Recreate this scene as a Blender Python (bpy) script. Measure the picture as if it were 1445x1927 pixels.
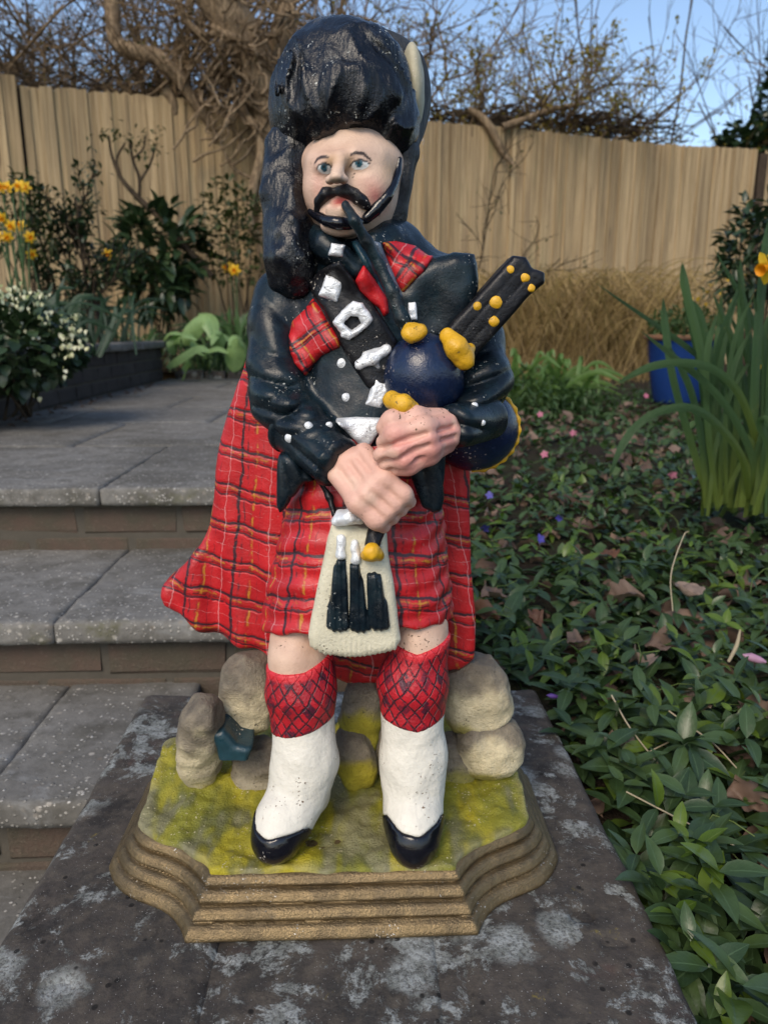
import bpy, math, random
import numpy as np
from math import radians, sin, cos, pi

for o in list(bpy.data.objects):
    bpy.data.objects.remove(o, do_unlink=True)
SC = bpy.context.scene
COL = SC.collection

# ------------------------------------------------------------------ camera
CAM_Z, PITCH, YAW, FPX = 0.5, radians(13.6), radians(1.88), 1400.0
cam_d = bpy.data.cameras.new('camera')
cam = bpy.data.objects.new('camera', cam_d)
COL.objects.link(cam)
cam.location = (0, 0, CAM_Z)
cam.rotation_euler = (pi / 2 - PITCH, 0, -YAW)
cam_d.sensor_fit = 'VERTICAL'
cam_d.sensor_height = 36.0
cam_d.lens = 36.0 * FPX / 1927.0
cam_d.clip_start = 0.02
cam_d.clip_end = 800.0
cam_d.dof.use_dof = True
cam_d.dof.focus_distance = 0.62
cam_d.dof.aperture_fstop = 9.0
SC.camera = cam
SC.render.resolution_x, SC.render.resolution_y = 767, 1024

# ------------------------------------------------------------------ sky, sun, exposure
SUN_EL, SUN_AZ = 42.0, 205.0        # degrees; azimuth clockwise from +Y (the view direction)
world = bpy.data.worlds.new('World')
SC.world = world
world.use_nodes = True
wn = world.node_tree
wn.nodes.clear()
sky = wn.nodes.new('ShaderNodeTexSky')
sky.sky_type = 'NISHITA'
sky.sun_disc = False
sky.sun_elevation = radians(SUN_EL)
sky.sun_rotation = radians(SUN_AZ)
sky.altitude = 0.0
sky.air_density = 1.0
sky.dust_density = 1.0
sky.ozone_density = 1.0
bg = wn.nodes.new('ShaderNodeBackground')
bg.inputs['Strength'].default_value = 0.15
wo = wn.nodes.new('ShaderNodeOutputWorld')
wn.links.new(sky.outputs[0], bg.inputs[0])
wn.links.new(bg.outputs[0], wo.inputs[0])
sun_d = bpy.data.lights.new('sun', 'SUN')
sun_d.energy = 1.9
sun_d.angle = radians(30)
sun_d.color = (1.0, 0.86, 0.68)
sun = bpy.data.objects.new('sun', sun_d)
COL.objects.link(sun)
_sd = np.array([sin(radians(SUN_AZ)) * cos(radians(SUN_EL)), cos(radians(SUN_AZ)) * cos(radians(SUN_EL)), sin(radians(SUN_EL))])
from mathutils import Vector, Matrix
sun.rotation_euler = Vector(_sd).to_track_quat('Z', 'Y').to_euler()
sun.location = (-3, -3, 6)
SC.view_settings.view_transform = 'Standard'
SC.view_settings.look = 'None'
SC.view_settings.exposure = 0.50
SC.view_settings.gamma = 1.0
SC.view_settings.use_curve_mapping = False

# ------------------------------------------------------------------ measuring helpers (photo pixel + distance -> metres)
_F = np.array([sin(YAW) * cos(PITCH), cos(YAW) * cos(PITCH), -sin(PITCH)])
_R = np.array([cos(YAW), -sin(YAW), 0.0])
_U = np.array([sin(YAW) * sin(PITCH), cos(YAW) * sin(PITCH), cos(PITCH)])
_O = np.array([0, 0, CAM_Z])
def ray(px, py):
    return _F * FPX + _R * (px - 722.5) - _U * (py - 963.5)
def A(px, py, D):
    r = ray(px, py)
    return _O + r * (D / r[1])
def S(py, D):
    return D / ray(722, py)[1]
def AZ(px, py, z):
    r = ray(px, py)
    return _O + r * ((z - CAM_Z) / r[2])

# ------------------------------------------------------------------ object helpers
def tag(o, label=None, cat=None, group=None, kind=None):
    if label: o['label'] = label
    if cat: o['category'] = cat
    if group: o['group'] = group
    if kind: o['kind'] = kind
    return o
def empty(name, loc=(0, 0, 0), parent=None):
    o = bpy.data.objects.new(name, None)
    o.empty_display_size = 0.05
    COL.objects.link(o)
    o.location = loc
    if parent: o.parent = parent
    return o
def link(name, me, mat, parent=None, smooth=True, loc=None):
    """one mesh object; vertex coordinates are in world space unless loc is given"""
    o = bpy.data.objects.new(name, me)
    COL.objects.link(o)
    if mat is not None and len(me.materials) == 0:
        me.materials.append(mat)
    me.polygons.foreach_set('use_smooth', np.full(len(me.polygons), bool(smooth)))
    if parent is not None:
        o.parent = parent
        b = world_of(parent)
        o.matrix_parent_inverse = Matrix.Identity(4)
        o.location = (loc[0] - b[0], loc[1] - b[1], loc[2] - b[2]) if loc is not None else (-b[0], -b[1], -b[2])
    elif loc is not None:
        o.location = loc
    return o
def world_of(o):
    v = np.array(o.location[:])
    while o.parent is not None:
        o = o.parent
        v = v + np.array(o.location[:])
    return v
def mesh_np(name, V, Fs):
    """V (n,3); Fs list of face index arrays, each (m,k)"""
    V = np.asarray(V, dtype=np.float32)
    if not isinstance(Fs, (list, tuple)): Fs = [Fs]
    Fs = [np.asarray(f, dtype=np.int32) for f in Fs if len(f)]
    me = bpy.data.meshes.new(name)
    me.vertices.add(len(V))
    me.vertices.foreach_set('co', V.ravel())
    li = np.concatenate([f.ravel() for f in Fs])
    tot = np.concatenate([np.full(len(f), f.shape[1], dtype=np.int32) for f in Fs])
    st = np.concatenate([[0], np.cumsum(tot)[:-1]]).astype(np.int32)
    me.loops.add(len(li))
    me.loops.foreach_set('vertex_index', li)
    me.polygons.add(len(tot))
    me.polygons.foreach_set('loop_start', st)
    try:
        me.polygons.foreach_set('loop_total', tot)
    except Exception:
        pass
    me.update(calc_edges=True)
    me.validate()
    return me
def set_attr(me, name, arr):
    arr = np.asarray(arr, dtype=np.float32)
    if arr.ndim == 1:
        a = me.attributes.new(name, 'FLOAT', 'POINT'); a.data.foreach_set('value', arr)
    else:
        a = me.attributes.new(name, 'FLOAT_VECTOR', 'POINT'); a.data.foreach_set('vector', arr.ravel())

# ------------------------------------------------------------------ noise and distance fields
def _h(i, j, k, s):
    n = (i.astype(np.int64) * 73856093) ^ (j.astype(np.int64) * 19349663) ^ (k.astype(np.int64) * 83492791) ^ (s * 2654435)
    n = (n ^ (n >> 13)) * 1274126177
    n = (n ^ (n >> 16)) & 0xffff
    return n / 65535.0
def vnoise(P, s=0):
    Q = np.floor(P).astype(np.int64)
    f = P - Q
    f = f * f * (3 - 2 * f)
    out = 0
    for dx in (0, 1):
        wx = f[:, 0] if dx else 1 - f[:, 0]
        for dy in (0, 1):
            wy = f[:, 1] if dy else 1 - f[:, 1]
            for dz in (0, 1):
                wz = f[:, 2] if dz else 1 - f[:, 2]
                out = out + wx * wy * wz * _h(Q[:, 0] + dx, Q[:, 1] + dy, Q[:, 2] + dz, s)
    return out * 2 - 1
def fbm(P, o=3, s=0):
    a, t = 0.5, 0
    for i in range(o):
        t = t + a * vnoise(P * (2 ** i), s + i); a *= 0.5
    return t
def lerp(a, b, t):
    t = np.clip(t, 0, 1)[:, None] if np.ndim(t) else t
    return np.asarray(a) * (1 - t) + np.asarray(b) * t
def sstep(x, a, b):
    t = np.clip((x - a) / (b - a), 0, 1)
    return t * t * (3 - 2 * t)
def smin(a, b, k):
    h = np.maximum(k - np.abs(a - b), 0) / k
    return np.minimum(a, b) - h * h * k * 0.25
def smax(a, b, k):
    return -smin(-a, -b, k)
def ell(P, c, r):
    q = P - np.asarray(c)
    r = np.asarray(r)
    k0 = np.linalg.norm(q / r, axis=1)
    k1 = np.linalg.norm(q / (r * r), axis=1) + 1e-9
    return k0 * (k0 - 1) / k1
def cone(P, a, b, ra, rb):
    a = np.asarray(a); b = np.asarray(b)
    pa = P - a; ba = b - a
    h = np.clip(pa @ ba / max(ba @ ba, 1e-12), 0, 1)
    return np.linalg.norm(pa - h[:, None] * ba, axis=1) - (ra + (rb - ra) * h)
def chain(P, pts, k=0.004):
    d = None
    if len(pts) == 1:
        return np.linalg.norm(P - pts[0][0], axis=1) - pts[0][1]
    for (a, ra), (b, rb) in zip(pts[:-1], pts[1:]):
        e = cone(P, a, b, ra, rb)
        d = e if d is None else smin(d, e, k)
    return d
def pc(*l):
    """(px, py, D, radius px) list -> chain points in metres"""
    return [(A(x, y, D), r * S(y, D)) for (x, y, D, r) in l]
def cyl(P, a, b, ra, rb, rnd=0.004):
    a = np.asarray(a); b = np.asarray(b)
    ba = b - a; L = np.linalg.norm(ba); u = ba / L
    pa = P - a
    t = pa @ u
    rr = np.linalg.norm(pa - t[:, None] * u, axis=1)
    h = np.clip(t / L, 0, 1)
    d1 = rr - (ra + (rb - ra) * h) + rnd
    d2 = np.abs(t - L / 2) - L / 2 + rnd
    return np.minimum(np.maximum(d1, d2), 0) + np.hypot(np.maximum(d1, 0), np.maximum(d2, 0)) - rnd
def poly2(X, Z, pts):
    """signed distance to a polygon in a plane"""
    n = len(pts)
    d = np.full(X.shape, 1e9)
    s = np.ones(X.shape)
    for i in range(n):
        ax, az = pts[i]; bx, bz = pts[i - 1]
        ex, ez = bx - ax, bz - az
        wx, wz = X - ax, Z - az
        t = np.clip((wx * ex + wz * ez) / (ex * ex + ez * ez + 1e-18), 0, 1)
        d = np.minimum(d, (wx - ex * t) ** 2 + (wz - ez * t) ** 2)
        c1 = Z >= az; c2 = Z < bz; c3 = ex * wz > ez * wx
        flip = (c1 & c2 & c3) | (~c1 & ~c2 & ~c3)
        s = np.where(flip, -s, s)
    return s * np.sqrt(d)
def prism(P, px, D, th, rnd=0.003):
    """outline given by photo measures at distance D, stretched from D-th to D+th, edges rounded"""
    pts = [(p[0], p[2]) for p in (A(x, y, D) for x, y in px)]
    d1 = poly2(P[:, 0], P[:, 2], pts) + rnd
    d2 = np.abs(P[:, 1] - D) - th + rnd
    return np.minimum(np.maximum(d1, d2), 0) + np.hypot(np.maximum(d1, 0), np.maximum(d2, 0)) - rnd
def outline(P, px, D):
    pts = [(p[0], p[2]) for p in (A(x, y, D) for x, y in px)]
    return poly2(P[:, 0], P[:, 2], pts)
def hit(f, px, py, d0=0.45, d1=0.9, miss=0.62):
    """distance at which a surface is met"""
    ds = np.linspace(d0, d1, 300)
    r = ray(px, py)
    P = _O + r[None, :] * (ds / r[1])[:, None]
    v = f(P)
    i = np.argmax(v < 0)
    if not (v < 0).any(): return miss
    return ds[i]
def snet(f, lo, hi, h, proj=2, full=False):
    """surface-nets polygoniser of a distance field, evaluated block-wise near the surface"""
    lo = np.asarray(lo, float); hi = np.asarray(hi, float)
    B = 8
    nb = np.maximum(np.ceil((hi - lo) / (h * B)).astype(int), 1)
    n = nb * B + 1
    cx = [lo[i] + (np.arange(nb[i]) + 0.5) * B * h for i in range(3)]
    G = np.stack(np.meshgrid(*cx, indexing='ij'), -1).reshape(-1, 3)
    fc = f(G).reshape(nb)
    act = np.abs(fc) < B * h * 0.87 * 2.3 + 0.005
    if full: act[:] = True
    V = np.repeat(np.repeat(np.repeat(np.where(act, 1.0, fc), B, 0), B, 1), B, 2)
    V = np.pad(V, ((0, 1),) * 3, mode='edge')
    need = np.zeros(n, bool)
    for (i, j, k) in np.argwhere(act):
        need[i * B:i * B + B + 1, j * B:j * B + B + 1, k * B:k * B + B + 1] = True
    idx = np.argwhere(need)
    vals = np.empty(len(idx))
    for a in range(0, len(idx), 200000):
        vals[a:a + 200000] = f(lo + idx[a:a + 200000] * h)
    V[need] = vals
    S_ = V < 0
    c = {}
    for q in [(a, b, d) for a in (0, 1) for b in (0, 1) for d in (0, 1)]:
        c[q] = (slice(q[0], n[0] - 1 + q[0]), slice(q[1], n[1] - 1 + q[1]), slice(q[2], n[2] - 1 + q[2]))
    cnt = sum(S_[c[q]].astype(np.int8) for q in c)
    active = (cnt > 0) & (cnt < 8)
    ai = np.argwhere(active)
    if len(ai) == 0: raise RuntimeError('empty field')
    acc = np.zeros((len(ai), 3)); w = np.zeros(len(ai))
    for q in c:
        for ax in range(3):
            if q[ax]: continue
            r = list(q); r[ax] = 1
            ia = ai + np.array(q); ib = ai + np.array(r)
            va = V[ia[:, 0], ia[:, 1], ia[:, 2]]; vb = V[ib[:, 0], ib[:, 1], ib[:, 2]]
            m = (va < 0) != (vb < 0)
            t = np.where(m, va / np.where(m, va - vb, 1), 0)
            p = np.tile(np.array(q, float), (len(ai), 1)); p[:, ax] += t
            acc += p * m[:, None]; w += m
    verts = lo + (ai + acc / w[:, None]) * h
    vid = np.full(active.shape, -1, int)
    vid[ai[:, 0], ai[:, 1], ai[:, 2]] = np.arange(len(ai))
    quads = []
    for ax in range(3):
        o1, o2 = [a for a in range(3) if a != ax]
        sl0 = [slice(1, -1)] * 3; sl0[ax] = slice(0, -1)
        sl1 = [slice(1, -1)] * 3; sl1[ax] = slice(1, None)
        a_, b_ = S_[tuple(sl0)], S_[tuple(sl1)]
        ij = np.argwhere(a_ != b_)
        if len(ij) == 0: continue
        ins = a_[ij[:, 0], ij[:, 1], ij[:, 2]]
        base = ij.copy(); base[:, o1] += 1; base[:, o2] += 1
        def cell(d1, d2):
            q = base.copy(); q[:, o1] -= d1; q[:, o2] -= d2
            return vid[q[:, 0], q[:, 1], q[:, 2]]
        qd = np.stack([cell(1, 1), cell(0, 1), cell(0, 0), cell(1, 0)], 1)
        fl = ins if ax != 1 else ~ins
        qd = np.where(fl[:, None], qd, qd[:, ::-1])
        quads.append(qd)
    quads = np.concatenate(quads)
    quads = quads[(quads >= 0).all(1)]
    e = h * 0.25
    for _ in range(proj):
        v0 = f(verts)
        g = np.stack([f(verts + np.eye(3)[i] * e) - f(verts - np.eye(3)[i] * e) for i in range(3)], 1) / (2 * e)
        g2 = np.maximum((g * g).sum(1), 0.2)
        step = -v0 / g2
        step = np.clip(step, -h * 0.6, h * 0.6)
        verts = verts + g * step[:, None]
    return verts, quads
def bbox(pts, pad):
    p = np.array([q for q in pts])
    return p.min(0) - pad, p.max(0) + pad
def cbox(ch, pad=0.006):
    lo = np.min([c - r for c, r in ch], axis=0) - pad
    hi = np.max([c + r for c, r in ch], axis=0) + pad
    return lo, hi
def sculpt(name, f, lo, hi, h, mat, parent, attr=None, proj=2, full=False):
    V, Q = snet(f, lo, hi, h, proj, full)
    me = mesh_np(name, V, Q)
    if attr:
        for k, fn in attr.items(): set_attr(me, k, fn(V))
    return link(name, me, mat, parent)

# ------------------------------------------------------------------ material helpers
class NB:
    def __init__(s, name):
        s.m = bpy.data.materials.new(name)
        s.m.use_nodes = True
        s.t = s.m.node_tree
        s.t.nodes.clear()
        s.out = s.n('ShaderNodeOutputMaterial')
    def n(s, t, **kw):
        x = s.t.nodes.new(t)
        for k, v in kw.items(): setattr(x, k, v)
        return x
    def put(s, sock, v):
        if v is None: return
        if isinstance(v, bpy.types.NodeSocket): s.t.links.new(v, sock)
        elif isinstance(v, (tuple, list)) and len(v) == 3 and sock.type == 'RGBA': sock.default_value = (*v, 1)
        else: sock.default_value = v
    def math(s, op, a, b=None, c=None, clamp=False):
        x = s.n('ShaderNodeMath', operation=op, use_clamp=clamp)
        for i, v in enumerate((a, b, c)): s.put(x.inputs[i], v)
        return x.outputs[0]
    def vmath(s, op, a, b=None):
        x = s.n('ShaderNodeVectorMath', operation=op)
        s.put(x.inputs[0], a); s.put(x.inputs[1], b)
        return x.outputs[0]
    def mix(s, f, a, b, mode='MIX'):
        x = s.n('ShaderNodeMix', data_type='RGBA', blend_type=mode)
        s.put(x.inputs[0], f); s.put(x.inputs[6], a); s.put(x.inputs[7], b)
        return x.outputs[2]
    def pos(s):
        return s.n('ShaderNodeNewGeometry').outputs['Position']
    def obj(s):
        return s.n('ShaderNodeTexCoord').outputs['Object']
    def attr(s, name):
        x = s.n('ShaderNodeAttribute'); x.attribute_name = name
        return x
    def scale(s, v, sc):
        return s.vmath('MULTIPLY', v, sc if isinstance(sc, tuple) else (sc, sc, sc))
    def noise(s, v, scale, detail=3.0, rough=0.5, dist=0.0):
        x = s.n('ShaderNodeTexNoise')
        s.put(x.inputs['Vector'], v)
        x.inputs['Scale'].default_value = scale
        x.inputs['Detail'].default_value = detail
        x.inputs['Roughness'].default_value = rough
        x.inputs['Distortion'].default_value = dist
        return x.outputs[0]
    def voro(s, v, scale, feature='F1', out=0):
        x = s.n('ShaderNodeTexVoronoi', feature=feature)
        s.put(x.inputs['Vector'], v); x.inputs['Scale'].default_value = scale
        return x.outputs[out]
    def step(s, v, a, b):
        x = s.n('ShaderNodeMapRange', interpolation_type='SMOOTHSTEP')
        s.put(x.inputs[0], v); x.inputs[1].default_value = a; x.inputs[2].default_value = b
        return x.outputs[0]
    def ramp(s, v, stops):
        x = s.n('ShaderNodeValToRGB')
        s.put(x.inputs[0], v)
        e = x.color_ramp.elements
        while len(e) < len(stops): e.new(0.5)
        for el, (p, c) in zip(e, stops):
            el.position = p; el.color = (*c, 1)
        return x.outputs[0]
    def sep(s, v):
        x = s.n('ShaderNodeSeparateXYZ'); s.put(x.inputs[0], v)
        return x.outputs
    def comb(s, a, b, c):
        x = s.n('ShaderNodeCombineXYZ')
        for i, v in enumerate((a, b, c)): s.put(x.inputs[i], v)
        return x.outputs[0]
    def bump(s, h, dist, strength=1.0, nrm=None):
        x = s.n('ShaderNodeBump')
        x.inputs['Distance'].default_value = dist
        x.inputs['Strength'].default_value = strength
        s.put(x.inputs['Height'], h); s.put(x.inputs['Normal'], nrm)
        return x.outputs[0]
    def bsdf(s, col, rough=0.6, nrm=None, metal=0.0, spec=0.5, coat=None):
        x = s.n('ShaderNodeBsdfPrincipled')
        s.put(x.inputs['Base Color'], col); s.put(x.inputs['Roughness'], rough)
        s.put(x.inputs['Metallic'], metal); s.put(x.inputs['Specular IOR Level'], spec)
        s.put(x.inputs['Normal'], nrm)
        if coat: s.put(x.inputs['Coat Weight'], coat)
        return x.outputs[0]
    def done(s, sh):
        s.t.links.new(sh, s.out.inputs['Surface'])
        return s.m
def srgb(r, g, b):
    f = lambda c: (c / 255 / 12.92) if c / 255 <= 0.04045 else ((c / 255 + 0.055) / 1.055) ** 2.4
    return (f(r), f(g), f(b))
# ------------------------------------------------------------------ painted cast-concrete materials
def paint(name, col, rough=0.35, var=0.25, chip=0.0, chipcol=(0.55, 0.5, 0.42), bump=1.0, grain=330, dust=0.0, streak=None,
          attr=None, metal=0.0, lump=0.0, col2=None, spec=0.5):
    b = NB(name)
    v = b.obj()
    base = b.attr(attr).outputs['Vector'] if attr else None
    n1 = b.noise(v, 38, 4, 0.6)
    n2 = b.noise(v, 210, 3, 0.6)
    c = base if attr else col
    if col2: c = b.mix(b.step(n1, 0.42, 0.62), col, col2)
    k = b.math('ADD', b.math('MULTIPLY', b.math('SUBTRACT', n1, 0.5), var * 2.2), b.math('MULTIPLY', b.math('SUBTRACT', n2, 0.5), var * 1.2))
    k = b.math('ADD', k, 1.0)
    c = b.vmath('MULTIPLY', c, b.comb(k, k, k))
    g = b.noise(v, grain, 3, 0.65)
    g2 = b.noise(v, 1100, 2, 0.6)
    h = b.math('ADD', b.math('MULTIPLY', g, 1.0), b.math('MULTIPLY', g2, 0.35))
    if streak:
        sv = b.scale(v, streak)
        sn = b.noise(sv, 1.0, 3, 0.55)
        h = b.math('ADD', h, b.math('MULTIPLY', sn, 2.0))
    if lump:
        h = b.math('ADD', h, b.math('MULTIPLY', b.noise(v, 70, 2), lump))
    r = b.math('ADD', rough, b.math('MULTIPLY', b.math('SUBTRACT', b.noise(v, 95, 4, 0.65), 0.5), 0.55), clamp=True)
    if dust:
        dn = b.math('MULTIPLY', b.step(b.noise(v, 55, 5, 0.7), 0.52, 0.72), b.step(g2, 0.42, 0.62))
        c = b.mix(b.math('MULTIPLY', dn, dust), c, (0.30, 0.29, 0.26))
        r = b.math('ADD', r, b.math('MULTIPLY', dn, 0.3), clamp=True)
    if chip:
        cn = b.math('MULTIPLY', b.step(b.noise(v, 420, 2, 0.5), 0.655, 0.675), b.step(b.noise(v, 26, 2), 0.60 - chip * 0.2, 0.66 - chip * 0.2))
        c = b.mix(cn, c, chipcol)
        h = b.math('SUBTRACT', h, b.math('MULTIPLY', cn, 0.8))
    nr = b.bump(h, 0.00055 * bump, 1.0)
    return b.done(b.bsdf(c, r, nr, metal, spec))

NAVY = srgb(16, 26, 42)
m_navy = paint('navy_paint', (0.0048, 0.0096, 0.0150), 0.30, 0.6, 0.25, (0.35, 0.36, 0.34), 0.6, col2=(0.0055, 0.0135, 0.019), dust=0.12, spec=0.3)
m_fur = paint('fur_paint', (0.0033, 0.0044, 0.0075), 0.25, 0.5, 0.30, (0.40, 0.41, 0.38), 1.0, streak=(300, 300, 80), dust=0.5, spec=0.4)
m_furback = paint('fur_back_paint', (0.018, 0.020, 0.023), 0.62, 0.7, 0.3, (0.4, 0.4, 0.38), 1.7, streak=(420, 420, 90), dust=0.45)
m_black = paint('black_paint', (0.006, 0.006, 0.008), 0.34, 0.5, 0.25, (0.4, 0.37, 0.33), 0.9, dust=0.15, spec=0.3)
m_gloss = paint('gloss_black_paint', (0.004, 0.0045, 0.008), 0.12, 0.3, 0.12, (0.4, 0.37, 0.33), 0.35)
m_blue = paint('bag_blue_paint', (0.0075, 0.017, 0.052), 0.20, 0.5, 0.22, (0.6, 0.5, 0.45), 0.7, col2=(0.006, 0.0125, 0.036))
m_teal = paint('teal_paint', (0.010, 0.040, 0.055), 0.35, 0.5, 0.1, bump=0.8)
m_greyblue = paint('grey_blue_paint', (0.10, 0.13, 0.18), 0.4, 0.4, 0.1, bump=0.8)
m_silver = paint('silver_paint', (0.74, 0.76, 0.78), 0.36, 0.2, 0.2, (0.08, 0.07, 0.06), 2.0, grain=240, metal=0.35)
m_yellow = paint('yellow_paint', (0.60, 0.33, 0.012), 0.42, 0.4, 0.35, (0.2, 0.13, 0.03), 1.0)
m_cream = paint('cream_paint', (0.60, 0.56, 0.42), 0.6, 0.16, 0.3, (0.12, 0.09, 0.06), 1.8)
m_white = paint('white_paint', (0.64, 0.61, 0.53), 0.55, 0.12, 0.35, (0.16, 0.10, 0.05), 1.1, lump=4.0)
m_skin = paint('flesh_paint', (0.62, 0.40, 0.31), 0.5, 0.10, 0.45, (0.10, 0.06, 0.03), 1.0, attr='paint')
m_redflat = paint('red_paint', (0.50, 0.011, 0.016), 0.42, 0.3, 0.3, (0.12, 0.02, 0.015), 1.3)
m_rockp = paint('rock_paint', (0.4, 0.36, 0.25), 0.75, 0.45, 0.35, (0.12, 0.10, 0.07), 4.0, attr='paint')
m_mound = paint('mound_paint', (0.4, 0.36, 0.05), 0.6, 0.25, 0.4, (0.55, 0.5, 0.3), 3.2, attr='paint', grain=420)
m_gold = paint('bronze_gold_paint', (0.225, 0.160, 0.080), 0.38, 0.45, 0.10, (0.6, 0.56, 0.5), 1.6, grain=520, metal=0.7, col2=(0.13, 0.094, 0.050), dust=0.15)

def lines(b, t, period, off, width, soft=0.5):
    """mask of painted stripes along coordinate t (metres)"""
    x = b.math('ADD', b.math('DIVIDE', t, period), -off + 0.5)
    f = b.math('SUBTRACT', b.math('FRACT', b.math('ADD', x, 100.0)), 0.5)
    d = b.math('MULTIPLY', b.math('ABSOLUTE', f), period)
    return b.math('SUBTRACT', 1.0, b.step(d, width * (1 - soft), width * (1 + soft)))
def tartan(name, pu=0.044, pv=0.038, k=1.0):
    b = NB(name)
    v = b.obj()
    uv = b.attr('cloth').outputs['Vector']
    w = b.noise(v, 34, 3, 0.6); w2 = b.noise(b.vmath('ADD', v, (3.1, 1.7, 5.3)), 34, 3, 0.6)
    u, t, _ = b.sep(uv)
    u = b.math('ADD', u, b.math('ADD', b.math('MULTIPLY', b.math('SUBTRACT', w, 0.5), 0.010), b.math('MULTIPLY', b.math('SUBTRACT', b.noise(v, 160, 2), 0.5), 0.0018)))
    t = b.math('ADD', t, b.math('ADD', b.math('MULTIPLY', b.math('SUBTRACT', w2, 0.5), 0.012), b.math('MULTIPLY', b.math('SUBTRACT', b.noise(b.vmath('ADD', v, (9, 2, 4)), 160, 2), 0.5), 0.0018)))
    n1 = b.noise(v, 45, 4, 0.6)
    c = b.mix(b.step(n1, 0.3, 0.7), (0.36, 0.006, 0.010), (0.50, 0.012, 0.017))
    fine = b.noise(v, 420, 3, 0.6)
    brk = b.step(b.noise(v, 120, 3, 0.7), 0.24, 0.42)
    brk2 = b.step(b.noise(b.vmath('ADD', v, (7.0, 2.0, 1.0)), 85, 4, 0.7), 0.42, 0.58)
    dark = (0.018, 0.009, 0.016); brown = (0.15, 0.022, 0.012); yel = (0.52, 0.24, 0.02); wht = (0.62, 0.36, 0.36)
    h = b.math('MULTIPLY', fine, 0.5)
    seq = [(u, pu, 0.32, 0.0022, brown, 0.55, brk2), (t, pv, 0.16, 0.0034, brown, 0.6, brk2),
           (u, pu, 0.34, 0.0011, yel, 0.65, brk2), (t, pv, 0.17, 0.0010, yel, 0.6, brk2),
           (u, pu, 0.0, 0.0015, dark, 0.95, brk), (u, pu, 0.13, 0.0009, dark, 0.7, brk2), (u, pu, 0.50, 0.0004, dark, 0.5, brk2),
           (t, pv, 0.02, 0.0012, dark, 0.85, brk), (t, pv, 0.27, 0.0015, dark, 0.95, brk), (t, pv, 0.09, 0.0006, dark, 0.6, brk2),
           (u, pu, 0.72, 0.0005, wht, 0.42, brk), (t, pv, 0.64, 0.0004, wht, 0.30, brk2)]
    for (co, p, off, wd, cc, op, bk) in seq:
        mk = b.math('MULTIPLY', lines(b, co, p, off, wd * k * 0.88), b.math('MULTIPLY', bk, op))
        c = b.mix(mk, c, cc)
    grv = lines(b, t, pv, 0.27, 0.0022); grv2 = lines(b, t, pv, 0.02, 0.002)
    h = b.math('SUBTRACT', h, b.math('MULTIPLY', b.math('ADD', grv, grv2), 0.6))
    h = b.math('ADD', h, b.math('MULTIPLY', n1, 1.2))
    wear = b.math('MULTIPLY', b.step(b.noise(v, 60, 5, 0.75), 0.60, 0.72), b.step(fine, 0.5, 0.6))
    c = b.mix(b.math('MULTIPLY', wear, 0.55), c, (0.42, 0.20, 0.17))
    r = b.math('ADD', 0.36, b.math('MULTIPLY', fine, 0.2))
    return b.done(b.bsdf(c, r, b.bump(h, 0.0008), 0, 0.5))
m_tartan = tartan('red_tartan_paint')
m_tartan_small = tartan('red_tartan_fine_paint', 0.030, 0.030)

def argyle():
    b = NB('red_argyle_paint')
    v = b.obj()
    u, t, _ = b.sep(b.attr('cloth').outputs['Vector'])
    w = b.noise(v, 60, 3, 0.6)
    w = b.math('MULTIPLY', b.math('SUBTRACT', w, 0.5), 0.006)
    p = b.math('ADD', b.math('ADD', b.math('MULTIPLY', u, 0.85), b.math('MULTIPLY', t, 0.62)), w)
    q = b.math('SUBTRACT', b.math('SUBTRACT', b.math('MULTIPLY', u, 0.85), b.math('MULTIPLY', t, 0.62)), w)
    c = b.mix(b.step(b.noise(v, 60, 3), 0.35, 0.65), (0.30, 0.006, 0.014), (0.46, 0.010, 0.020))
    brk = b.step(b.noise(v, 150, 3, 0.7), 0.30, 0.50)
    dia = b.math('MULTIPLY', lines(b, p, 0.030, 0.0, 0.0052, 0.12), lines(b, q, 0.030, 0.5, 0.0052, 0.12))
    dia2 = b.math('MULTIPLY', lines(b, p, 0.030, 0.5, 0.0040, 0.15), lines(b, q, 0.030, 0.0, 0.0052, 0.12))
    mask = b.math('MULTIPLY', b.math('MAXIMUM', dia, b.math('MULTIPLY', dia2, 0.75)), b.step(b.noise(v, 190, 3, 0.6), 0.35, 0.5))
    c = b.mix(b.math('MULTIPLY', mask, 0.92), c, (0.045, 0.007, 0.022))
    l = b.math('MAXIMUM', lines(b, p, 0.0100, 0.0, 0.00075), lines(b, q, 0.0100, 0.0, 0.00075))
    # the top hem stays plain red
    hem = b.step(b.attr('hem').outputs['Fac'], 0.005, 0.009)
    c0 = c
    c = b.mix(b.math('MULTIPLY', b.math('MULTIPLY', l, brk), 0.95), c, (0.022, 0.008, 0.016))
    c = b.mix(hem, (0.55, 0.02, 0.03), c)
    h = b.math('SUBTRACT', b.noise(v, 400, 3, 0.6), b.math('MULTIPLY', l, 0.8))
    return b.done(b.bsdf(c, 0.42, b.bump(h, 0.0009), 0, 0.5))
m_argyle = argyle()
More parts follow.
